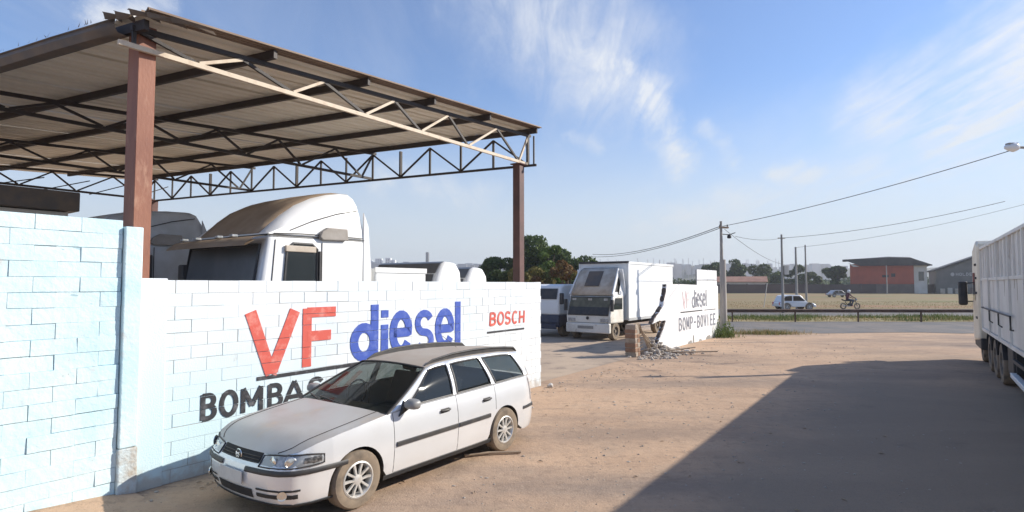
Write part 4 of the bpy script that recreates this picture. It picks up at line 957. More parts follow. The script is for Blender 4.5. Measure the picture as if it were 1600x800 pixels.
# ---------------------------------------------------------------- box truck with stripped cab, and the blue-white truck beside it
tk = street('box_truck', 'white box truck with tilted roof fairing facing out of the yard beside the broken wall', 'truck', 22.05, -11.9)
MB().box(1.5,6.9,-1.22,1.22,.82,3.34).build('cargo_box', M_whiteb, tk, bevel=.02)
MB().box(1.46,6.94,-1.25,-1.205,.80,.92).build('box_rail', M_greyt, tk); MB().box(1.46,6.94,-1.25,-1.20,3.30,3.40).build('box_rail', M_whiteb, tk)
MB().box(1.44,1.52,-1.25,1.25,3.34,3.42).build('box_rail', M_dark, tk)
for y in (-1.24,1.20): MB().box(1.45,1.53,y,y+.04,.8,3.38).build('corner_post', M_whiteb, tk)
b = MB(); b.prism([(0,.72),(-.03,1.05),(.30,1.86),(.55,1.95),(1.36,1.95),(1.36,.72)], -1.06, 1.06); b.build('cab', M_cabw, tk, bevel=.07, seg=3, smooth=30)
ws = MB().grid([[(-.03+.33*(z-1.05)/.81-.028,y,z) for y in np.linspace(-.95,.95,7)] for z in (1.10,1.3,1.5,1.82)]).build('windshield', M_olive, tk, solid=.01)  # olive reflection of the trees put into the glass colour
MB().grid([[(-.03+.33*(z-1.05)/.81-.045,y,z) for y in np.linspace(-.94,.94,7)] for z in (1.11,1.25,1.42)]).build('dash_shade', M_dark, ws, solid=.008)
for y in (-.75,.0,.78): MB().box(.20,.225,y-.09,y+.09,1.70,1.79).build('windshield_sticker', M_rub2, ws)
MB().tube([(-.03+.33*(z-1.05)/.81-.03,y,z) for y, z in ((-.97,1.08),(.97,1.08),(.97,1.84),(-.97,1.84),(-.97,1.08))], .02, 5, cap=False).build('windshield_seal', M_dark, ws)
MB().box(-.09,.1,-1.05,1.05,.32,.74).build('bumper', M_cabw, tk, bevel=.05)
MB().box(-.11,-.08,-.3,.45,.50,.62).build('number_plate', M_conc, tk)
b = MB()
for y in (-.78,.78): b.box(-.05,.01,y-.17,y+.17,.80,.94)
b.build('headlights', M_headl, tk)
MB().lathe([(.001,-.06),(.06,-.055),(.07,-.03)], 12, (-.02,0,.95), 'x').build('badge', M_dark, tk)
fa = MB(); fa.grid([[(.30,y*1.03,1.93),(.62,y*1.0,2.5),(1.02,y*.9,3.02),(1.25,y*.86,3.14)] for y in np.linspace(-1,1,9)]); fo = fa.build('roof_fairing', M_dusty, tk, solid=.03, smooth=40)
MB().grid([[(.62+.4*f-.03,y,2.5+.52*f+.01) for y in (-.28,.05,.42)] for f in (-.35,.3,.9)]).build('fairing_panel', M_gutter, fo, solid=.02)
for y in (-.84,-.66,-.50): MB().bar((.5,y,2.30),(1.15,y*.95,3.1),.03,.03).build('fairing_rib', M_dusty, fo)
for sg in (-1,1):
    y = sg*1.0; b = MB()
    for a, c in (((.30,1.93),(1.1,3.06)),((1.1,3.06),(1.42,1.95)),((.30,1.96),(.75,1.96)),((1.42,1.95),(1.02,2.02))): b.bar((a[0],y*1.03,a[1]),(c[0],y*(.93 if c[1] > 3 else 1.03),c[1]),.05,.20)
    b.add([(.9,y*1.03,1.97),(1.42,y*1.03,1.97),(1.24,y*.98,2.6)], [(0,1,2)])
    b.build('fairing_side', M_white, fo, bevel=.01)
    MB().add([(.42,y*.95,1.97),(1.38,y*.95,1.97),(1.08,y*.9,2.95)], [(0,1,2)]).build('fairing_inside', M_under, fo)
    MB().box(-.02,.1,sg*1.12-.07,sg*1.12+.07,1.25,1.75).build('wing_mirror', M_dark, tk, bevel=.03)
sw = MB().add([(.28,-1.075,1.32),(1.15,-1.075,1.32),(1.15,-1.075,1.80),(.46,-1.075,1.80)], [(0,1,2,3)]).build('side_window', M_glass, tk)
MB().box(.2,6.8,-.45,-.3,.55,.8).build('chassis', M_under, tk); MB().box(.2,6.8,.3,.45,.55,.8).build('chassis', M_under, tk)
MB().box(.0,1.3,-.8,.8,.35,.75).build('engine_pan', M_under, tk)
for wx in (.62,5.3):
    for yy, sd in ((-.9,-1),(.9,1)): wheel_mesh(.39,.24,.22,0,tk,(wx,yy,.39),sd,n=18)
t2 = street('cab_truck', 'white and dark blue truck half hidden by the end of the lettered wall', 'truck', 22.3, -14.6)
b = MB(); b.prism([(0,1.0),(-.02,1.4),(.22,2.3),(.5,2.4),(1.5,2.4),(1.5,1.0)], -1.1, 1.1); b.build('cab', M_whiteb, t2, bevel=.08, seg=3, smooth=30)
MB().grid([[(.0+.2*(z-1.5)/.72-.04,y,z) for y in (-.95,0,.95)] for z in (1.72,2.2)]).build('windshield', M_dark, t2, solid=.01)
b = MB(); b.prism([(0,.45),(-.06,.7),(-.02,1.02),(1.5,1.02),(1.5,.7)], -1.12, 1.12); b.build('lower_cab', M_bluet, t2, bevel=.04)
MB().box(1.6,5.6,-1.1,1.1,.9,1.3).build('load_bed', M_bluet, t2); MB().box(.2,5.6,-.4,.4,.55,.88).build('chassis', M_under, t2)
MB().box(-.1,.0,-1.0,1.0,.38,.6).build('bumper', M_bluet, t2, bevel=.03)
for wx in (.75,4.6):
    for yy, sd in ((-.92,-1),(.92,1)): wheel_mesh(.42,.26,.24,0,t2,(wx,yy,.42),sd,n=18)
MB().box(.0,.12,-1.3,-1.12,1.5,2.0).build('wing_mirror', M_dark, t2, bevel=.03)

# ---------------------------------------------------------------- far wall, broken at its near end
fw = street('broken_wall', 'far white lettered wall with torn jagged near end beside the rubble', 'wall', 19.4, -7.9)
def fp(s, z): return (s-19.4, z)
poly = [fp(27.2,0),fp(27.2,2.32),(22.2-19.4,2.40),fp(20.75,2.40)]
poly += [fp(20.66,2.09),fp(20.5,1.85),fp(20.38,1.62),fp(20.0,1.38),fp(19.6,1.20),fp(19.36,1.0),fp(20.0,1.08),fp(20.64,1.06),fp(20.35,.75),fp(20.0,.45),fp(19.75,.2),fp(19.8,0)]
M_wallf = mat('far_white_wall', (.82,.82,.81), (.72,.71,.69), rough=.8, scale=1.2, lo=.5, hi=.7, c3=(.45,.40,.34), s3=2.2, lo3=.66, hi3=.78, bump=.3)
MB().prism(poly, 0, .16).build('masonry', M_wallf, fw)
edge = []
for i in range(3, 15):
    a, c = Vector(poly[i]), Vector(poly[i+1])
    n = max(2, int((c-a).length/.09))
    for j in range(n):
        q = a.lerp(c, j/n); edge.append((q.x+random.uniform(-.03,.02), q.y+random.uniform(-.025,.025)))
rows = []
for (x, z) in edge:
    w = random.uniform(.02,.055)*(.5 if z > 1.25 else 1); rows.append([(x+w,-.006,z+random.uniform(-.02,.02)),(x-w*.7,.03,z+random.uniform(-.03,.03)),(x-w*.9,.11,z+random.uniform(-.03,.03)),(x+w*.3,.165,z)])
MB().grid(rows).build('torn_edge', M_crackshade, fw)  # dark strip along the break, its shadow put into the colour
letter('V', 22.45-19.4, 1.42, .42, .70, .10, M_pink, fw); letter('F', 22.92-19.4, 1.44, .30, .66, .10, M_pink, fw)
x = 23.55
for ch, w in (('d',.42),('i',.16),('e',.38),('s',.36),('e',.38),('l',.16)): letter(ch, x-19.4, 1.44, w, .72 if ch in 'dil' else .92, .09, M_grey_l, fw); x += w+.02
b = MB(); ribbon(b, [(22.2-19.4,1.29),(24.9-19.4,1.285)], .05, -.005); ribbon(b, [(25.15-19.4,1.28),(26.8-19.4,1.27)], .03, -.006); b.build('underline', M_black, fw)
x = 22.0
for ch in 'BOMP-BOVIEE': letter(ch, x-19.4, .58, .30 if ch != 'I' else .2, .5, .075, M_grey_l, fw); x += .44
for q, w, h in ((23.0,.5,.12),(23.6,.16,.36),(24.4,.35,.10),(25.3,.7,.16),(26.1,.25,.12),(26.6,.45,.22),(26.95,.2,.75)):
    n = 7; pts = [(q-19.4+w*i/n, .015+h*random.uniform(.35,1)*(1 if 0 < i < n else .3)) for i in range(n+1)]
    MB().prism([(q-19.4,.0)]+pts+[(q-19.4+w,.0)], -.010, .004).build('plaster_loss', M_conc, fw)

# brick gate pier stub with bent rebar
gp = street('gate_pier', 'broken brown gate pier stub with bent rebar at the yard entrance', 'pier', 18.0, -8.05)
for r in range(7):
    for c in range(2):
        j = lambda: random.uniform(-.014,.014)
        if r == 6 and c == 1: continue
        MB().box(-.19+.19*c+j(),-.01+.19*c+j(),-.19+j(),.19+j(),r*.152+.008,r*.152+.142+j()*.4).build('brick', M_brick if (r+c) % 3 else M_mort, gp, bevel=.018, seg=2)
MB().box(-.178,.175,-.178,.175,0,1.02).build('mortar_core', M_mort, gp)
for i in range(9):
    p0 = Vector((.02+.03*i,-.16+.035*i,1.02-.03*(i % 4))); e = Vector((.55+.11*i,-.22+.09*random.uniform(-1,1),-.95+.05*random.uniform(0,1)))
    MB().tube([p0,p0+Vector((.12+.02*i,-.05,.06)),p0+e*.45+Vector((0,0,.12)),p0+e], .017, 5).build('rebar', M_strand, gp)
for i in range(7):
    z = .12+.13*i; MB().tube([(.19,-.15,z),(.30+.02*i,-.24,z+.08),(.42+.03*(6-i),-.06,z-.02),(.22,.08,z+.03)], .013, 5).build('rebar', M_strand, gp)

# rubble heap and loose pieces
rb = MB()
def rock(b, c, r):
    bm = bmesh.new(); bmesh.ops.create_icosphere(bm, subdivisions=1, radius=r)
    sx, sy, sz = random.uniform(.7,1.4), random.uniform(.6,1.2), random.uniform(.5,.9)
    for v in bm.verts: v.co = Vector((v.co.x*sx*random.uniform(.75,1.2), v.co.y*sy*random.uniform(.75,1.2), v.co.z*sz*random.uniform(.75,1.2)))
    b.add([Vector(c)+v.co for v in bm.verts], [tuple(v.index for v in f.verts) for f in bm.faces]); bm.free()
for i in range(560):
    s = random.gauss(19.4,.75); t = random.gauss(-7.5,.36); h = max(0,.46*math.exp(-((s-19.2)/.6)**2-((t+7.7)/.4)**2))
    rock(rb, xy(s,t,h*random.uniform(.3,1)), random.choice((.03,.04,.06,.085)))
tag(rb.build('rubble', M_rub), kind='stuff')
lumps = [(18.75,-7.55,.15),(19.0,-7.25,.12),(19.65,-7.5,.16),(20.15,-7.55,.14),(20.3,-7.0,.10),(18.5,-7.75,.13),(19.9,-6.7,.08),(20.9,-7.6,.12)]
desc = ['pale plaster lump at the foot of the broken pier','pale lump in front of the rubble heap','largest white lump beside the torn wall foot','white lump against the far wall foot','small lump near the plank','lump tucked behind the brown pier','stray pebble past the rubble','white lump farthest along the far wall']
for (s, t, r), d in zip(lumps, desc):
    b = MB(); rock(b, (0,0,0), r); o = b.build('rubble_lump', M_rub2, loc=xy(s,t,r*.45)); tag(o, d, 'rubble', 'loose lumps of rubble')
o = MB().bar((-.75,0,.05),(.75,.03,.10),.12,.035).build('plank', M_wood, loc=xy(19.6,-6.5,.03), bevel=.006); o.rotation_euler = (0,0,-.12); tag(o, 'longest weathered plank lying in front of the rubble', 'plank', 'planks by the rubble')
o = MB().bar((-.5,0,.06),(.6,0,.16),.10,.03).build('plank', M_wood, loc=xy(19.35,-6.95,.08), bevel=.006); o.rotation_euler = (0,0,.25); tag(o, 'shorter plank propped on the rubble heap', 'plank', 'planks by the rubble')
o = MB().tube([(-.35,0,.03),(0,.03,.035),(.45,-.02,.03)], .022, 6).build('metal_bar', M_wood, loc=xy(6.45,-5.05,0)); o.rotation_euler = (0,0,.25); tag(o, 'short bent bar lying under the silver car by its rear wheel', 'bar')
for s, t, r, d in ((11.5,-7.2,.085,'pale broken lump at the end of the lettered wall'),(11.75,-7.35,.05,'small grey lump behind the silver car near the wall end')):
    b = MB(); rock(b, (0,0,0), r); tag(b.build('rubble_lump', M_rub2, loc=xy(s,t,r*.4)), d, 'rubble', 'loose lumps of rubble')
pb = MB()
for i in range(900):
    s = random.uniform(1,26); t = random.uniform(-7.3,-1.0) if random.random() < .8 else random.uniform(-7.4,-6.6)
    if 3 < s < 8 and -6.8 < t < -4.9: continue
    rock(pb, xy(s,t,.004), random.choice((.006,.008,.012,.018,.026)))
for i in range(700):
    s = random.uniform(.5,12); t = random.uniform(-5.0,0.5)
    if 3 < s < 8.2 and t < -4.8: continue
    rock(pb, xy(s,t,.004), random.choice((.005,.006,.008,.011,.016)))
tag(pb.build('gravel', M_rub), kind='stuff')
lb = MB()
for i in range(260):
    s = random.uniform(1.5,16); t = random.uniform(-7.35,-6.9) if i % 2 else random.uniform(-7,-.5)
    c = xy(s,t,.012); a = random.uniform(0,6.28); l = random.uniform(.015,.05); d = Vector((math.cos(a),math.sin(a),0))*l; n = Vector((-d.y,d.x,0))*.35
    lb.add([c-d,c+n+Vector((0,0,.012)),c+d,c-n+Vector((0,0,.01))], [(0,1,2,3)])
tag(lb.build('leaf_litter', M_wood), kind='stuff')

# ---------------------------------------------------------------- long grain truck on the right
def make_truck_right():
    a = xy(23.67,1.24); c = xy(14.79,1.41); d = (a-c).normalized()
    rz = math.atan2(d.y, d.x)
    o0 = a-d*1.8                       # local origin: front end of the body, on the ground under its left side
    tr = thing('grain_truck', 'long white grain trailer truck standing nose away on the right of the street', 'truck', o0, rz)
    # local x forwards, y to the left is negative into the road -> the left side is y = 0, body extends to y = -2.5
    Ls, Hh = 20.0, 3.46
    MB().box(-Ls,0,-2.46,-.03,1.12,1.20).build('bed', M_under, tr)
    n = 10; w = Ls/n
    for i in range(n):
        x1 = -i*w-.012; x0 = -(i+1)*w+.012
        MB().box(x0,x1,-.035,.0+random.uniform(-.004,.004),1.14,2.50).build('side_board', M_trail, tr, bevel=.008, seg=1)
        MB().box(x0,x1,-.045,-.012+random.uniform(-.004,.004),2.56,Hh-.04).build('upper_board', M_trail, tr, bevel=.008, seg=1)
        MB().box(x1-.02,x1+.05,-.04,.045,1.08,Hh).build('stake', M_trail, tr, bevel=.006, seg=1)
        for f in (.33,.66): MB().box(x0+w*f-.02,x0+w*f+.02,-.02,.022,2.56,Hh-.03).build('rib', M_trail, tr)
    for i in range(34):
        x = -random.uniform(.3,Ls-.3); z = random.choice((2.50,2.50,Hh-.06)); w_ = random.uniform(.012,.045); h_ = random.uniform(.12,.5)
        MB().prism([(x-w_,z),(x+w_,z),(x+w_*.5,z-h_*.6),(x,z-h_),(x-w_*.6,z-h_*.5)], .0045, .007).build('rust_streak', M_streak, tr)
    MB().box(-Ls,0,-.04,.03,2.50,2.57).build('belt_rail', M_trail, tr); MB().box(-Ls,0,-.06,.04,Hh-.05,Hh+.02).build('top_rail', M_trail, tr, bevel=.006)
    MB().box(-Ls,0,-.05,.035,1.05,1.13).build('lower_rail', M_trail, tr)
    MB().box(-Ls,0,-2.5,-2.46,1.12,Hh).build('far_side', M_trail, tr); MB().box(-.03,.03,-2.5,.06,1.1,Hh+.14).build('headboard', M_creamt, tr, bevel=.01); MB().box(-Ls-.03,-Ls,-2.5,0,1.1,Hh).build('tailboard', M_trail, tr)
    # grab rail of steel tube along the side
    b = MB(); b.tube([(-.6,.06,1.74),(-6.4,.06,1.74)],.018,6)
    MB().tube([(-.6,.02,1.74),(-.6,.07,1.74),(-6.4,.07,1.74),(-6.4,.07,1.46),(-6.4,.02,1.46)],.02,6).build('grab_rail', M_dark, tr)
    for x in (-2.5,-4.4): MB().tube([(x,.07,1.74),(x,.07,1.46),(x,.0,1.40)],.016,6).build('rail_stay', M_dark, tr)
    MB().box(-Ls,2.0,-.9,-.75,.78,1.05).build('chassis', M_under, tr); MB().box(-Ls,2.0,-1.75,-1.6,.78,1.05).build('chassis', M_under, tr)
    for x in (-1.2,-2.45,-3.7,-9.2,-10.5,-14.5,-15.8):
        for y, sd in ((-.17,1),(-2.3,-1)): wheel_mesh(.5,.30,.29,0,tr,(x,y,.5),sd,n=20)
        MB().grid([[(x+.62*math.cos(q),yy,.5+.6*math.sin(q)) for q in np.linspace(.25,PI-.25,9)] for yy in (-.36,.0)]).build('mudguard', M_dark, tr, solid=.02)
    b = MB(); b.box(-5.35,-4.5,-.6,-.06,.36,.98); b.build('tool_box', M_dark, tr, bevel=.03)
    MB().box(-8.5,-5.45,-.34,-.28,.40,1.02).build('side_panel', M_under, tr, bevel=.01)
    MB().lathe([(.001,-.5),(.30,-.5),(.30,.5),(.001,.5)],18,(-12.4,-.38,.72),'x').build('fuel_tank', M_greyt, tr, smooth=40)
    MB().bar((-5.9,.0,.50),(-8.55,.0,.44),.11,.10).build('side_guard', M_whiteb, tr, bevel=.012)
    MB().bar((-5.9,-.02,.80),(-8.55,-.02,.80),.06,.07).build('side_guard', M_dark, tr)
    for x in (-6.1,-7.2,-8.4): MB().bar((x,-.06,1.06),(x,-.06,.4),.06).build('guard_post', M_dark, tr)
    # cab ahead of the body
    cb_ = MB(); cb_.prism([(.22,.75),(.22,3.55),(.5,3.72),(1.6,3.5),(1.95,2.6),(2.05,1.5),(2.02,.6)], -2.42, .09); cb_.build('cab', M_creamt, tr, bevel=.07, seg=3, smooth=30)
    MB().box(.2,2.1,-2.40,.06,.45,.80).build('cab_skirt', M_dark, tr, bevel=.04)
    MB().add([(.9,.10,1.9),(1.75,.10,1.9),(1.62,.10,2.75),(.9,.10,2.75)], [(0,1,2,3)]).build('side_window', M_glass, tr)
    for z in (2.95,2.55,2.1): MB().box(.40,.62,.085,.13,z,z+.07).build('grab_handle', M_dark, tr, bevel=.01)
    MB().box(.5,.9,.088,.11,1.35,1.42).build('door_handle', M_dark, tr)
    b = MB(); b.box(1.78,1.98,.22,.46,1.72,2.50); mi = b.build('wing_mirror', M_dark, tr, bevel=.06); MB().bar((1.8,.05,2.45),(1.88,.34,2.42),.035).build('mirror_arm', M_dark, mi); MB().bar((1.8,.05,1.85),(1.88,.34,1.85),.035).build('mirror_arm', M_dark, mi)
    for y, sd in ((-.2,1),(-2.2,-1)): wheel_mesh(.5,.3,.29,0,tr,(1.3,y,.5),sd,n=20)
    return tr
make_truck_right()

# ---------------------------------------------------------------- utility poles and cables
pA = Vector((9.88, 27, 0))
po = thing('utility_pole', 'tall concrete pole at the end of the far white wall carrying the cables', 'pole', pA)
MB().tube([(0,0,0),(0,0,3.55)],[.17,.135],10).build('base_shaft', M_pole, po, smooth=60)
MB().tube([(-.045,0,3.4),(-.05,0,5.36)],[.085,.055],8).build('shaft', M_conc, po, smooth=60)
MB().box(-.14,.30,-.05,.05,5.02,5.10).build('crossarm', M_wood, po)
for x in (-.1,.25): MB().lathe([(.001,0),(.035,.02),(.025,.05),(.04,.08),(.001,.11)],8,(x,0,5.10),'z').build('insulator', M_dark, po)
MB().lathe([(.001,-.10),(.09,-.08),(.10,.0),(.07,.09),(.001,.12)],10,(.33,0,4.64),'z').build('splice_box', M_wire, po); MB().tube([(.0,0,4.75),(.33,0,4.72),(.62,0,4.82)],.02,5).build('bracket', M_wire, po)
def cable(name, a, b, sag, r, label, group=None, n=18, m=M_wire):
    a, b = Vector(a), Vector(b); pts = [a.lerp(b,i/n)-Vector((0,0,sag*4*(i/n)*(1-i/n))) for i in range(n+1)]
    return tag(MB().tube(pts, r, 5).build(name, m), label, 'cable', group)
lampP = Vector((16.9, 17.5, 0))
cable('power_cable', (9.9,27,5.12), (15.75,17.9,6.62), .16, .013, 'thick black cable rising from the wall-end pole to the lamp at upper right', 'overhead cables')
cable('power_cable', (9.8,27,5.12), (7.0,50,5.0), .45, .018, 'black cable running from the wall-end pole back over the box truck', 'overhead cables')
cable('power_cable', (9.8,27,5.04), (6.7,50,4.8), .45, .016, 'lower of the two cables running back over the box truck', 'overhead cables')
cable('power_cable', (10.0,27,4.98), (22.4,48,4.1), .25, .012, 'cable falling right from the wall-end pole towards the highway poles', 'overhead cables')
cable('power_cable', (14.0,36,5.4), (22.52,48,6.25), .2, .014, 'thin cable reaching the tallest highway pole from the left', 'overhead cables')
cable('power_cable', (22.52,48,6.25), (31,36,7.6), .35, .016, 'thin cable climbing right from the tallest highway pole', 'overhead cables')
cable('power_cable', (27.13,55,5.9), (40,42,8.9), .5, .012, 'thinnest cable high over the red building', 'overhead cables')
lp = thing('street_lamp', 'street lamp reaching in from the right edge with pale bowl', 'street lamp', lampP+Vector((.6,0,0)))
MB().tube([(0,0,0),(0,0,7.2)],[.16,.10],10).build('shaft', M_pole, lp, smooth=60)
MB().tube([(0,0,6.35),(-1.0,.0,6.55),(-2.0,.0,6.60)],.04,6).build('arm', M_conc, lp)
MB().lathe([(.001,0),(.06,.03),(.12,.15),(.15,.28),(.10,.40),(.001,.44)],12,(-2.38,.0,6.60),'x').build('lamp_head', M_lampglass, lp, smooth=50)
MB().box(-2.30,-2.0,-.08,.08,6.66,6.73).build('lamp_hood', M_conc, lp, bevel=.02)
for (X, Y, h, r0, d) in ((22.52,48,6.55,.13,'tallest highway pole, in front of the white car, with small white box'),(27.13,55,5.95,.14,'middle one of the three highway poles'),(30.6,60,6.5,.12,'right one of the three highway poles, just behind the white car nose'),(91.0,140,6.95,.16,'lone thin pole in front of the red building')):
    p = thing('utility_pole', d, 'pole', (X,Y,0), 0, 'poles along the highway')
    MB().tube([(0,0,0),(0,0,h)],[r0,r0*.6],8).build('shaft', M_pole, p, smooth=60)
    if Y < 50: MB().box(.12,.48,-.18,.1,3.2,3.95).build('meter_box', M_wallw, p, bevel=.02); MB().box(-.3,.3,-.04,.04,6.2,6.28).build('crossarm', M_wood, p)
gl = thing('goal_post', 'leaning thin white pole with a wire on the dry field', 'goal post', (26.5,60,0))
MB().tube([(-.35,0,0),(.05,0,2.5)],.04,6).build('leaning_pole', M_wallw, gl); MB().tube([(.0,0,2.45),(4.4,0,2.55)],.015,5).build('wire', M_conc, gl)

# guardrail by the highway
gr_ = thing('guardrail', 'long rusty brown guardrail between the roads', 'guardrail', (13.5,36.7,0))
b = MB(); rows = []
for x in np.linspace(0,70,71):
    z = random.uniform(-.006,.006); rows.append([(x,.0,.60+z),(x,-.05,.645+z),(x,-.05,.68+z),(x,0,.71+z),(x,-.05,.74+z),(x,-.05,.775+z),(x,0,.82+z)])
b.grid(rows).build('rail', M_rust, gr_, solid=.01)
for i in range(18): MB().box(i*4.0+.5-.03,i*4.0+.5+.03,.005,.10,0,.78).build('post', M_rust, gr_)

# ---------------------------------------------------------------- far vehicles
def far_car(name, label, cat, loc, rz, Lc, Hc, paint, style):
    c = thing(name, label, cat, loc, rz); Wc = 1.75
    hb = Hc*.56
    low_ = [(-Lc/2,.35),(-Lc/2,hb*.85),(-Lc/2+.15,hb),(Lc/2-.9,hb),(Lc/2-.25,hb*.86),(Lc/2,hb*.62),(Lc/2,.32)]
    for wx in (Lc*.31,-Lc*.31):
        arcp = [(wx+.38*math.cos(q),.32+.38*math.sin(q)) for q in np.linspace(.05,PI-.05,9)]
        low_ += arcp
    MB().prism(low_, -Wc/2, Wc/2).build('body', paint, c, bevel=.05, seg=2, smooth=35)
    if style == 'suv': cab = [(-Lc/2+.12,hb-.02),(-Lc/2+.42,Hc-.08),(-Lc/2+.9,Hc),(Lc*.08,Hc-.02),(Lc*.27,hb-.02)]
    else: cab = [(-Lc*.42,hb-.02),(-Lc*.26,Hc-.05),(-Lc*.05,Hc),(Lc*.08,Hc-.05),(Lc*.26,hb-.02)]
    MB().prism(cab, -Wc/2+.12, Wc/2-.12).build('cabin', paint, c, bevel=.05, smooth=35)
    cx = sum(p[0] for p in cab)/5; zmid = (hb+Hc)/2
    for sg in (-1,1):
        y = sg*(Wc/2-.112); pts = [(cx+(p[0]-cx)*.86, zmid+(p[1]-zmid)*.70) for p in cab]
        xm = cx
        for a0, a1 in ((0,1),):
            MB().add([(p[0],y,p[1]) for p in pts], [tuple(range(5))]).build('side_window', M_glass, c)
        MB().box(xm-.05,xm+.05,y-.006,y+.006,hb,Hc-.06).build('pillar', paint, c)
        for wx in (Lc*.31,-Lc*.31): wheel_mesh(.33,.2,.2,5,c,(wx,sg*(Wc/2-.11),.33),sg,n=16)
        MB().box(Lc/2-.12,Lc/2+.01,sg*.62-.14,sg*.62+.14,hb*.66,hb*.82).build('headlight', M_headl, c, bevel=.02)
        MB().box(-Lc/2-.01,-Lc/2+.1,sg*.66-.10,sg*.66+.10,hb*.62,hb*.95).build('tail_light', M_red, c, bevel=.02)
    f, r = cab[-2], cab[-1]; MB().add([(f[0]*.97+r[0]*.03+.02,-Wc/2+.22,f[1]-.06),(r[0]-.06+.02,-Wc/2+.18,r[1]+.08),(r[0]-.06+.02,Wc/2-.18,r[1]+.08),(f[0]*.97+r[0]*.03+.02,Wc/2-.22,f[1]-.06)], [(0,1,2,3)]).build('windshield', M_glass, c)
    MB().box(Lc/2-.06,Lc/2+.02,-.6,.6,.32,.45).build('bumper', M_dark, c, bevel=.02)
    return c
far_car('estate_car','white car driving right along the highway behind the poles','car',(25.85,53.0,0.006),0,3.25,1.42,mat('white_car_paint',(.80,.80,.80),rough=.3,coat=.4),'suv')
far_car('parked_car','silver-grey car far off on the dry field beside the brown wall','car',(59.9,106,0.008),0,3.8,1.3,mat('silver_car_paint',(.45,.45,.47),rough=.35,metal=.3,coat=.4),'sedan')

# motorcycle and rider on the highway
mc = thing('motorcycle', 'small dark motorcycle on the highway under its rider', 'motorcycle', (32.2,55.0,.006), 0)
for wx in (-.66,.66):
    w_ = MB().lathe([(.21,-.045),(.29,-.04),(.31,0),(.29,.04),(.21,.045)],20,(wx,0,.31)).build('wheel', M_rubber, mc, smooth=50); b = MB()
    for i in range(6): q = i*PI/3; b.bar((wx,0,.31),(wx+.22*math.cos(q),0,.31+.22*math.sin(q)),.02)
    b.build('spokes', M_alloy, w_)
b = MB(); b.tube([(.66,0,.31),(.46,0,.95)],.03,6); b.tube([(.45,0,.80),(.0,0,.45),(-.25,0,.42),(-.66,0,.31)],.035,6); b.tube([(-.25,0,.45),(-.5,0,.75)],.03,6); b.build('frame', M_bike, mc)
MB().box(-.18,.2,-.13,.13,.3,.58).build('engine', M_dark, mc, bevel=.05)
MB().prism([(.38,.78),(.33,.96),(.1,.98),(-.06,.82),(.1,.74)],-.14,.14).build('tank', M_bike, mc, bevel=.05, smooth=40)
MB().prism([(.0,.80),(-.1,.86),(-.6,.90),(-.78,.98),(-.76,.86),(-.4,.76)],-.13,.13).build('seat', M_dark, mc, bevel=.03)
MB().tube([(.36,-.34,1.06),(.44,-.1,1.0),(.44,.1,1.0),(.36,.34,1.06)],.02,6).build('handlebar', M_bike, mc)
MB().lathe([(.001,-.08),(.08,-.06),(.1,.06),(.001,.08)],12,(.56,0,.92),'x').build('headlight', M_headl, mc); MB().tube([(-.1,-.18,.3),(-.8,-.2,.36)],.04,6).build('exhaust', M_alloy, mc)
def person(loc):
    ro = thing('person', 'motorcycle rider in maroon jacket and white helmet', 'person', loc, 0)
    J = {'pel':(-.28,0,.95),'spi':(-.25,0,1.18),'che':(-.18,0,1.40),'nec':(-.14,0,1.52),'hea':(-.10,0,1.66)}
    E_ = [('pel','spi'),('spi','che'),('che','nec'),('nec','hea')]; Rr = {'pel':.15,'spi':.14,'che':.165,'nec':.065,'hea':.10}
    for s, y in (('l',.2),('r',-.2)):
        J.update({'sh'+s:(-.16,y,1.43),'el'+s:(.06,y*1.5,1.18),'ha'+s:(.33,y*1.6,1.07),'hi'+s:(-.25,y*.55,.93),'kn'+s:(.20,y*.95,.80),'an'+s:(.02,y*.9,.38),'fo'+s:(.18,y*.9,.33)})
        Rr.update({'sh'+s:.075,'el'+s:.052,'ha'+s:.04,'hi'+s:.10,'kn'+s:.07,'an'+s:.05,'fo'+s:.045})
        E_ += [('che','sh'+s),('sh'+s,'el'+s),('el'+s,'ha'+s),('pel','hi'+s),('hi'+s,'kn'+s),('kn'+s,'an'+s),('an'+s,'fo'+s)]
    ks = list(J); me = bpy.data.meshes.new('body'); me.from_pydata([J[q] for q in ks], [(ks.index(a),ks.index(c)) for a, c in E_], [])
    o = bpy.data.objects.new('body', me); C.objects.link(o); o.parent = ro; md = o.modifiers.new('skin','SKIN'); md.use_smooth_shade = True
    for i, q in enumerate(ks): me.skin_vertices[0].data[i].radius = (Rr[q],Rr[q]); me.skin_vertices[0].data[i].use_root = (q == 'pel')
    o.modifiers.new('sub','SUBSURF').levels = 1; o.modifiers['sub'].render_levels = 1
    me.materials.append(M_cloth)
    MB().lathe([(.001,-.15),(.10,-.13),(.145,-.02),(.14,.07),(.08,.135),(.001,.15)],14,(-.09,0,1.70),'z').build('helmet', M_helmet, ro, smooth=60)
    MB().grid([[(-.09+.147*math.cos(q),.147*math.sin(q),z) for q in np.linspace(-.9,.9,7)] for z in (1.65,1.73)]).build('visor', M_glass, ro)
    b = MB()
    for y in (-.11,.11): b.tube([(-.27,y,.95),(.19,y*1.75,.81),(.02,y*1.65,.40)],[.115,.085,.07],8)
    b.build('trousers', M_jeans, ro, smooth=60)
    b = MB()
    for y in (-.32,.32):
        b.box(.30,.36,y-.045,y+.045,1.05,1.09)
        for f in range(4): b.bar((.36,y-.03+f*.02,1.075),(.395,y-.03+f*.02,1.05),.016)
        b.bar((.31,y*.88,1.06),(.35,y*.85,1.04),.018)
    b.build('gloves', M_dark, ro)
    return ro
person((32.2,55.0,.02))

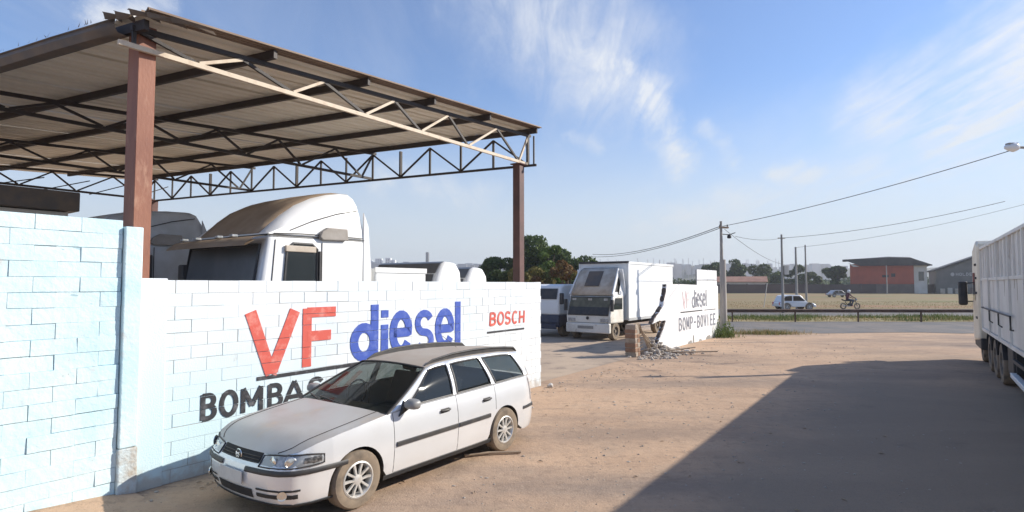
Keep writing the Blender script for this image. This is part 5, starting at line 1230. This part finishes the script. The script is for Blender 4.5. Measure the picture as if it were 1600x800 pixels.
# ---------------------------------------------------------------- far buildings
rb_ = thing('red_building', 'red rendered hall with wide dark overhanging roof across the field', 'building', (91.0,155,0), R(-30)); rb_.scale = (.80,.8,1)
MB().box(0,17.6,0,12,2.4,7.8).build('wall', M_redb, rb_)
MB().box(-.1,17.7,-.15,12,0,2.42).build('plinth', mat('grey_brown_plinth',(.13,.095,.085),(.17,.13,.11),rough=.9,scale=.4), rb_)
MB().box(17.6,21.0,-.3,10,0,7.6).build('entrance_block', M_wallw, rb_); MB().box(18.8,20.2,-.36,-.28,3.3,5.6).build('window', M_glass, rb_)
MB().grid([[(x,-1.4-.0*x,z) for x, z in ((-2.2,9.0),(4,9.15),(11,9.35),(17,9.1),(22.4,7.3))],[(x,4,z) for x, z in ((-2.2,9.1),(4,9.4),(11,9.75),(17,9.5),(22.4,7.4))],[(x,13,z) for x, z in ((-2.2,9.0),(4,9.2),(11,9.4),(17,9.2),(22.4,7.3))]]).build('roof', M_roofd, rb_, solid=.25)
MB().add([(-2.2,-1.4,8.98),(3.0,-1.45,7.25),(22.4,-1.45,7.15),(22.4,-1.4,7.3),(17,-1.4,9.1),(11,-1.4,9.35)], [(0,1,2,3,4,5)]).build('fascia', M_roofd, rb_, solid=.3)
MB().add([(-.6,-1.80,8.1),(2.6,-1.80,7.05),(.9,-1.80,7.0)], [(0,1,2)]).build('soffit_edge', M_wallw, rb_, solid=.1)
MB().box(11.5,12.6,-.06,.02,4.3,5.2).build('vent', M_roofd, rb_); MB().box(9.0,10.8,-.06,.02,4.2,4.8).build('vent', M_roofd, rb_)
for i in range(5): MB().box(1.5+3.3*i,1.62+3.3*i,-.05,.02,2.45,7.1).build('pilaster', M_redb, rb_)
lw = thing('boundary_wall', 'long low dark brown wall along the back of the dry field', 'wall', (52,152,0))
for i in range(12): MB().box(i*5.0,i*5.0+4.97,0,.25,0,2.35+random.uniform(-.03,.03)).build('panel', M_fence, lw)
for i in range(13): MB().box(i*5.0-.17,i*5.0+.14,-.08,.32,0,2.5).build('post', M_fence, lw)
sh = thing('shed', 'dark grey gabled shed with white lettering beyond the red building', 'shed', (109.6,149,0), R(-30)); sh.scale = (.8,.8,.96)
MB().prism([(0,0),(0,6.0),(13,10.2),(26,6.0),(26,0)],0,18).build('wall', M_shedg, sh)
MB().prism([(-.6,5.9),(13,10.3),(26.6,5.9),(26.6,6.3),(13,10.8),(-.6,6.3)],-.6,18.5).build('roof', M_roofd, sh)
b = MB(); x = 5.2
SHL = 'OHOLDE-'
G['L'] = [[(.1,1),(.1,.05),(1,.05)]]; G['D'] = [[(.1,0),(.1,1)],[(.1,.95)]+arc(.3,.5,.6,.45,90,-90)+[(.1,.05)]]
for ch in 'HOLDE':
    letter(ch, x, 4.75, .6, .75, .17, M_city, sh, y=-.05); x += .86
MB().lathe([(.001,0),(.5,0),(.5,.05)],14,(4.3,-.06,5.1)).build('logo_disc', M_city, sh)
for i in range(6): MB().box(1+i*1.9,2.2+i*1.9,-.5,.3,0,random.uniform(.9,1.6)).build('crate', random.choice((M_wallw,M_fence,M_dusty)), sh)
for k, (X, Y, w, d) in enumerate(((66,163,10.0,'long low house with clay roof left of the brown wall'),(58.5,166,6.5,'smaller clay-roofed house beside the wall-end pole'))):
    h = thing('house', d, 'house', (X-w/2,Y,0), R(-20)); MB().box(0,w,0,6,0,3.0).build('wall', M_wallw, h)
    MB().prism([(-.5,2.95),(3,4.4),(6.5,2.95),(6.5,3.1),(3,4.6),(-.5,3.1)],-.4,w+.4,'x').build('roof', M_tile, h); MB().box(w*.3,w*.42,-.03,.02,1,2.1).build('window', M_glass, h); MB().box(w*.6,w*.7,-.03,.02,0,2.1).build('door', M_wood, h)
# blank four-panel board over the far wall
bl = street('billboard', 'blank white four-panel board standing above the far wall end', 'billboard', 32.8, -10.7)
for i in range(2):
    for j in range(2): MB().box(1.90*i,1.90*i+1.86,-.02,.02,2.25+(0 if j == 0 else .40),2.62 if j == 0 else 3.24).build('panel', M_wallf, bl, bevel=.004)
MB().box(.02,3.74,.02,.05,2.26,3.23).build('backing', M_dark, bl)
for x in (.4,3.3): MB().box(x-.06,x+.06,.05,.17,0,3.2).build('post', M_conc, bl)

# far city on the ridge
cityd = ['broad white block, leftmost of the far city','white twin block second from left on the ridge','tall pale block third on the ridge','stepped white block before the gap','low grey block on the ridge','thin dark tower standing above the ridge']
for i, (x, yt, w, h) in enumerate(((577,406,7,9),(591,404,10,11),(606,403,8,12),(614,406,6,9),(634,409,9,6),(667,394,4,22))):
    Y = 880; X = (x-800)/FPX*Y; s = Y/FPX; zt = 2.4+(444-yt)*s; b_ = thing('city_building', cityd[i], 'building', (X,Y,zt-4-h*s), 0, 'far city buildings')
    MB().box(-w*s/2,w*s/2,0,10,-6,4+h*s).build('wall', M_whiteb if i < 4 else (M_city if i == 4 else M_shedg), b_)
    b = MB()
    for r in range(max(1,int((h*s)/3.4))):
        for q in range(max(1,int(w*s/3.2))): b.box(-w*s/2+.8+q*3.2,-w*s/2+2.4+q*3.2,-.15,.1,5+r*3.4,6.6+r*3.4)
    b.build('windows', M_shedg, b_)
b = MB()
for i in range(260):
    X = random.uniform(-330,520); Y = random.uniform(868,960); w = random.uniform(4,14); h = random.uniform(29,36.5)*(1 if X < 250 else .95); b.box(X,X+w,Y,Y+8,8,h)
for i in range(45):
    X = random.uniform(120,420); b.box(X,X+.5,870,870.5,8,random.uniform(35,42))
tag(b.build('city_skyline', M_city), kind='stuff')

# ---------------------------------------------------------------- trees
def leaves(n, blobs, size, m, parent, name='crown', seed=0):
    rng = np.random.default_rng(seed); vs = np.zeros((n*4,3)); w = np.array([b[3]*b[4]*b[5] for b in blobs])**.75; pick = rng.choice(len(blobs), n, p=w/w.sum())
    B = np.array(blobs)[pick]; d = rng.normal(size=(n,3)); d /= np.linalg.norm(d,axis=1)[:,None]
    rad = rng.uniform(.45,1.0,n)**.5*(1+rng.normal(0,.05,n)); c = B[:,:3]+d*B[:,3:6]*rad[:,None]
    nr = d*.8+rng.normal(size=(n,3))*.7; nr /= np.linalg.norm(nr,axis=1)[:,None]
    u = np.cross(nr, rng.normal(size=(n,3))); u /= np.linalg.norm(u,axis=1)[:,None]; v = np.cross(nr,u)
    s = size*rng.uniform(.6,1.4,n)[:,None]
    for k, (a, b_) in enumerate(((-.9,0),(0,-.5),(.9,0),(0,.5))): vs[k::4] = c+u*s*a+v*s*b_+nr*s*(.12 if k % 2 else 0)
    me = bpy.data.meshes.new(name); me.vertices.add(n*4); me.vertices.foreach_set('co', vs.ravel()); me.loops.add(n*4); me.loops.foreach_set('vertex_index', np.arange(n*4,dtype=np.int32))
    me.polygons.add(n); me.polygons.foreach_set('loop_start', np.arange(0,n*4,4,dtype=np.int32)); me.polygons.foreach_set('loop_total', np.full(n,4,dtype=np.int32)); me.update(); me.validate()
    o = bpy.data.objects.new(name, me); C.objects.link(o); me.materials.append(m)
    if parent: o.parent = parent
    return o
def tree(name, label, X, Y, h, rw, m, seed, nleaf=5000, size=.22, lobes=14, cat='tree', group=None, low_=.3):
    rng = random.Random(seed); t = thing(name, label, cat, (X,Y,0), rng.uniform(0,6), group)
    b = MB(); b.tube([(0,0,-.05),(rng.uniform(-.1,.1),0,h*.25),(rng.uniform(-.2,.2),.1,h*.55)],[.05*h*.55,.035*h*.6,.02*h*.6],8); b.build('trunk', M_bark, t, smooth=60)
    blobs = []
    for i in range(lobes):
        a = rng.uniform(0,2*PI); rr = rw*math.sqrt(rng.uniform(.02,1))*.72; zz = h*(low_+(.93-low_)*rng.uniform(0,1)*(1-.45*(rr/rw)**2)); q = rw*rng.uniform(.26,.42)
        blobs.append((rr*math.cos(a),rr*math.sin(a),zz,q,q,q*rng.uniform(.6,.85)))
    b = MB()
    for bl_ in blobs[:8]: b.tube([(0,0,h*rng.uniform(.2,.35)),(bl_[0]*.5,bl_[1]*.5,bl_[2]*.6+h*.1),(bl_[0]*.95,bl_[1]*.95,bl_[2])],[.016*h,.010*h,.004*h],5)
    b.build('limbs', M_bark, t)
    leaves(nleaf, blobs, size, m, t, seed=seed); return t
gL = 'trees behind the truck yard'
tree('shade_tree','biggest dark rounded tree behind the canopy post',2.9,60,7.4,4.3,M_leaf,11,20000,.19,40,group=gL,low_=.08)
tree('shade_tree','lower dark tree at the left of the tree clump',-1.2,61,5.5,3.2,M_leaf,12,14000,.19,30,group=gL,low_=.08)
tree('shade_tree','dark tree sloping down behind the box truck',6.6,61,5.9,3.9,M_leaf,13,14000,.19,32,group=gL,low_=.08)
tree('shade_tree','mid-green tree top showing lighter in the middle of the clump',3.6,56.2,6.7,1.7,M_leafg,14,4500,.17,12,group=gL)
tree('shade_tree','dark low tree behind the cargo box corner',8.9,63,5.2,2.6,M_leaf,15,6000,.2,14,group=gL,low_=.2)
tree('russet_bush','red-brown leaved shrub beside the box truck cab',4.3,44,5.0,1.5,M_leafr,16,3600,.13,12,'shrub',low_=.2)
gB = 'yellowish bushes under the trees'
for i, (X, Y, h, w, m, d) in enumerate(((2.5,45,4.0,1.4,M_leafy,'yellow-green bush left of the red-brown shrub'),(.8,46,4.0,1.5,M_leafy,'yellow-green bush behind the canopy post'),(-1.0,47,3.9,1.4,M_leaf2,'greener bush left of the canopy post'),(4.8,43,3.6,.9,M_leafy,'small yellow bush tight against the box truck'),(1.8,43.5,3.8,.9,M_leafr,'small russet bush just right of the canopy post'))):
    tree('bush', d, X, Y, h, w, m, 30+i, 3200, .13, 12, 'bush', gB, .15)
gF = 'trees across the highway'
for i, (x, top_, w, d) in enumerate(((1113,410,34,'dark tree behind the wall-end pole, leftmost across the highway'),(1142,405,40,'rounded tree just right of the wall-end pole'),(1176,408,48,'broad tree above the clay roofs'),(1210,411,40,'tree behind the tallest highway pole'),(1241,415,36,'tree behind the middle highway pole'),(1266,423,30,'lowest tree at the right end of the far row'),(1308,415,36,'dark tree against the left end of the red building'))):
    Y = 175 if i < 6 else 165; s = Y/FPX
    tree('field_tree', d, (x-800)*s, Y, 2.4+(444-top_)*s+.2, w*s*.62, M_leaf2 if i in (2,4,5) else M_leaf, 50+i, 3600, .42, 12, 'tree', gF, .1)
b = []; rng = random.Random(5)
for i in range(60): b.append((rng.uniform(40,95),rng.uniform(178,186),rng.uniform(.8,2.6),2.2,1.5,1.4))
tag(leaves(9000, b, .4, M_leaf, None, 'hedge_belt', 77), kind='stuff')
b = []
for i in range(140): b.append((rng.uniform(-60,330),rng.uniform(230,300),rng.uniform(.5,4.2),6,3,2.2))
tag(leaves(16000, b, .9, M_leaf, None, 'far_scrub_belt', 78), kind='stuff')

# weeds and grass
def blades(name, n, fn, m, h, w, seed):
    rng = np.random.default_rng(seed); c = np.array([fn(rng) for _ in range(n)]); a = rng.uniform(0,2*PI,n); hh = h*rng.uniform(.4,1.3,n); ln = rng.normal(0,.35,(n,2))*hh[:,None]
    vs = np.zeros((n*3,3)); dx = np.cos(a)*w; dy = np.sin(a)*w
    vs[0::3] = c+np.stack([dx,dy,0*dx],1); vs[1::3] = c-np.stack([dx,dy,0*dx],1); vs[2::3] = c+np.stack([ln[:,0],ln[:,1],hh],1)
    me = bpy.data.meshes.new(name); me.from_pydata(vs.tolist(), [], [(3*i,3*i+1,3*i+2) for i in range(n)]); me.materials.append(m)
    o = bpy.data.objects.new(name, me); C.objects.link(o); return o
tag(blades('verge_grass', 9000, lambda r: (r.uniform(11,60),r.uniform(37.1,42.9),0), M_grassd, .16, .02, 1), kind='stuff')
cl_ = [(random.uniform(14,34),random.uniform(37.5,42.5),random.uniform(.4,1.3)) for _ in range(26)]
def tuft(r):
    q = cl_[r.integers(len(cl_))]; return (q[0]+r.normal()*q[2],q[1]+r.normal()*.35,0)
tag(blades('green_tufts', 5000, tuft, M_grassg, .28, .02, 2), kind='stuff')
tag(blades('field_grass', 9000, lambda r: (r.uniform(15,110),r.uniform(57,80),0), M_grassd, .10, .03, 3), kind='stuff')
pw = thing('weeds', 'green weed clump at the foot of the wall-end pole', 'weeds', (9.55,26.3,0))
leaves(420, [(0,0,.18,.5,.4,.22),(.3,.2,.3,.25,.25,.42),(-.2,.3,.4,.2,.2,.5),(.1,-.2,.2,.2,.2,.35)], .06, M_grassg, pw, 'foliage', 90)
o = blades('stems', 260, lambda r: (r.normal()*.35,r.normal()*.3,0), M_grassg, .55, .012, 93); o.parent = pw
pw2 = thing('weeds', 'low dry weed patch right of the wall-end pole by the road', 'weeds', (12.2,27.9,0))
o = blades('stems', 900, lambda r: (r.normal()*.9,r.normal()*.3,0), M_grassd, .22, .012, 91); o.parent = pw2
o = blades('stems', 500, lambda r: (r.normal()*.7,r.normal()*.3,0), M_grassg, .2, .012, 92); o.parent = pw2

# ---------------------------------------------------------------- the hazy air
hm = bpy.data.materials.new('haze_air'); hm.use_nodes = True; nt = hm.node_tree; nt.nodes.clear()
ho = nt.nodes.new('ShaderNodeOutputMaterial'); hv = nt.nodes.new('ShaderNodeVolumePrincipled'); nt.links.new(hv.outputs[0], ho.inputs['Volume'])
hv.inputs['Color'].default_value = (.80,.84,.90,1); hv.inputs['Density'].default_value = .0005; hv.inputs['Anisotropy'].default_value = .2
hb = MB().box(-1800,2300,-80,1600,-1.0,70).build('haze', hm); tag(hb, kind='stuff')
